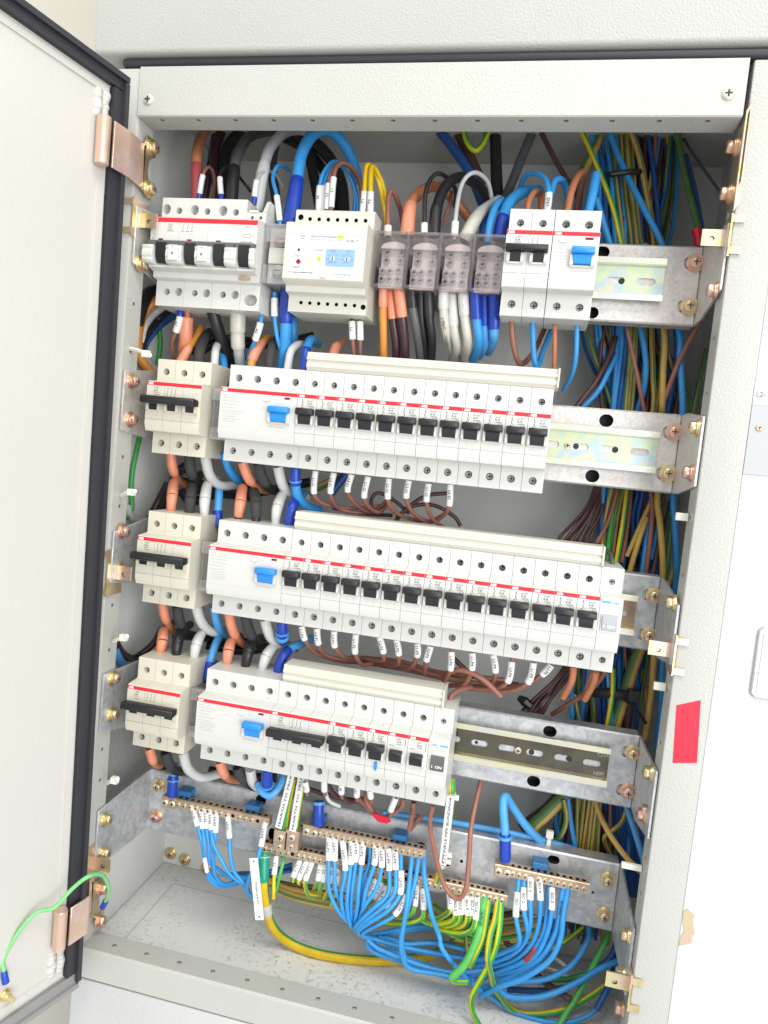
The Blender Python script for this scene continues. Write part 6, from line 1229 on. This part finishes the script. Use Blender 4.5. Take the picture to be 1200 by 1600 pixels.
tag_strip('tag reading LIGHTNING on the fat yellow earth cable', 'LIGHTNING', 'a', (936, 845), (994, 1425), 8.6, (46, 40), True, .36, .26, .56)
c('yellow-green cable behind the left EARTH TO TRUNKING tag', 'yg', 3.9, 'b', [(345, -90, 60), (290, 190, 64), (262, 400, 68)], rot=.5)
c('yellow-green cable behind the right EARTH TO TRUNKING tag', 'lg', 3.9, 'b', [(440, -110, 62), (388, 200, 66), (355, 430, 68)], rot=2)
c('yellow-green cable behind the SPRINKLE PIPE BONDING tag', 'yg', 3.6, 'O', [(1045, 60, 58), (1046, 150, 56), (1020, 380, 62), (985, 550, 68), (960, 620, 72)], [(.85, .97, 4.4, 'lgrey'), (2.7, 2.82, 4.4, 'lgrey')])
for x, y, Y in ((1072, 158, 50), (1035, 465, 60), (1030, 500, 60)):
    p = rp('O', x, y, Y); b = MB(); b.box(p.x-2.2, p.x+2.6, p.y-2, p.y+2, p.z-2, p.z+2); b.box(p.x-5, p.x+.5, p.y-1, p.y+1, p.z-1, p.z+1)
    whole('cable_tie', b, tie_w, 'white cable tie head beside the SPRINKLE PIPE BONDING tag', 'cable tie', group='ties on the bonding tag', bevel=.4)
# clamps on the earth bar for the two tagged cables
for x, s in ((232, 'left'), (340, 'right')):
    p = rp('b', x, 495, 62); b = MB(); b.box(p.x-7, p.x+7, 60, 72, p.z-11, p.z+10)
    t = whole('earth_clamp', b, brass, '%s brass clamp block under an EARTH TO TRUNKING tag' % s, 'terminal', bevel=.5)
    for dz in (-5, 4): put('screw', SCR_L if dz > 0 else SCR_N, t, (0, 60-ORG[t.name][1], dz))
# ---- cable ties on the frame
for k, (x, y, dx, dy, s) in enumerate(((205, 545, 24, 8, 'at the upper left beside the orange loop'), (190, 774, 16, -5, 'at the left above the third rail'), (178, 1002, 16, -6, 'at the left above the fourth rail'), (168, 1223, 12, -4, 'at the lower left above the bottom bracket'))):
    p = at(x, y, -2); q = at(x+dx, y+dy, -10); b = MB(); b.fixn = False
    b.tube([p, p.lerp(q, .5)+Vector((0, -1.5, .6)), q], [2.2, 1.9, 1.7], 6); u = (q-p).normalized()
    b.box(q.x-3.4, q.x+2.6, q.y-2.4, q.y+2.4, q.z-2.8, q.z+2.8); b.cyl(q+u*2, u, 1.9, 3.2, 6)
    whole('cable_tie', b, tie_w, 'white nylon cable tie poking from the frame '+s, 'cable tie')
for k, (x, y, s) in enumerate(((1070, 808, 'above the third rail'), (1035, 1073, 'beside the red tape'), (978, 1352, 'near the bottom bracket'))):
    p = at(x, y, 4); b = MB(); b.box(p.x-3.5, 391, p.y-2, p.y+2, p.z-2.2, p.z+2.2) if p.x < 386 else b.box(382, 391, p.y-2, p.y+2, p.z-3, p.z+3)
    whole('cable_tie', b, tie_w, 'pale cable tie end on the right frame '+s, 'cable tie', bevel=.5)
p = at(858, 1312, 94); b = MB(); b.box(p.x-2, p.x+2, p.y-1, p.y+1, p.z-12, p.z+3); b.box(p.x-3.4, p.x+3.4, p.y-2.4, p.y+2, p.z+2, p.z+9)
whole('cable_tie', b, tie_w, 'white cable tie standing on top of the bottom bracket', 'cable tie', bevel=.4)
# ---- green bonding wire to the door
c('pale green earth wire from the lower hinge bolt to the open door', 'pgreen', 1.8, 'raw', [(160, 1418, -10), (165, 1408, -12), (170, 1390, -20), (161, 1369, -34), (140, 1368, -52), (112, 1390, -62), (85, 1418, -72), (60, 1424, -80), (28, 1456, -92), (6, 1498, -100), (8, 1516, -102), (9, 1536, -103)], [(0, 1, 2.8, 'dblue'), (10, 11, (2.4, 3.0), 'dblue')])

# ------------------------------------------------------------------ look-alikes in a group get their place in the label
_by = {}
for o in bpy.data.objects:
    if o.parent is None and 'group' in o.keys() and o.type == 'MESH': _by.setdefault(o['label'], []).append(o)
def _mid(o):
    k = len(o.data.vertices); m_ = [sum(v.co[i] for v in o.data.vertices)/k for i in range(3)]
    return m_[0]+o.location.x, m_[2]+o.location.z
for lab, L in _by.items():
    if len(L) < 2: continue
    wide = sum(o.dimensions.x for o in L) > sum(o.dimensions.z for o in L)*1.3
    L.sort(key=lambda o: -_mid(o)[1] if wide else _mid(o)[0])
    for k, o in enumerate(L): o['label'] = '%s, %s from the %s' % (lab, ORD[k], 'top' if wide else 'left')
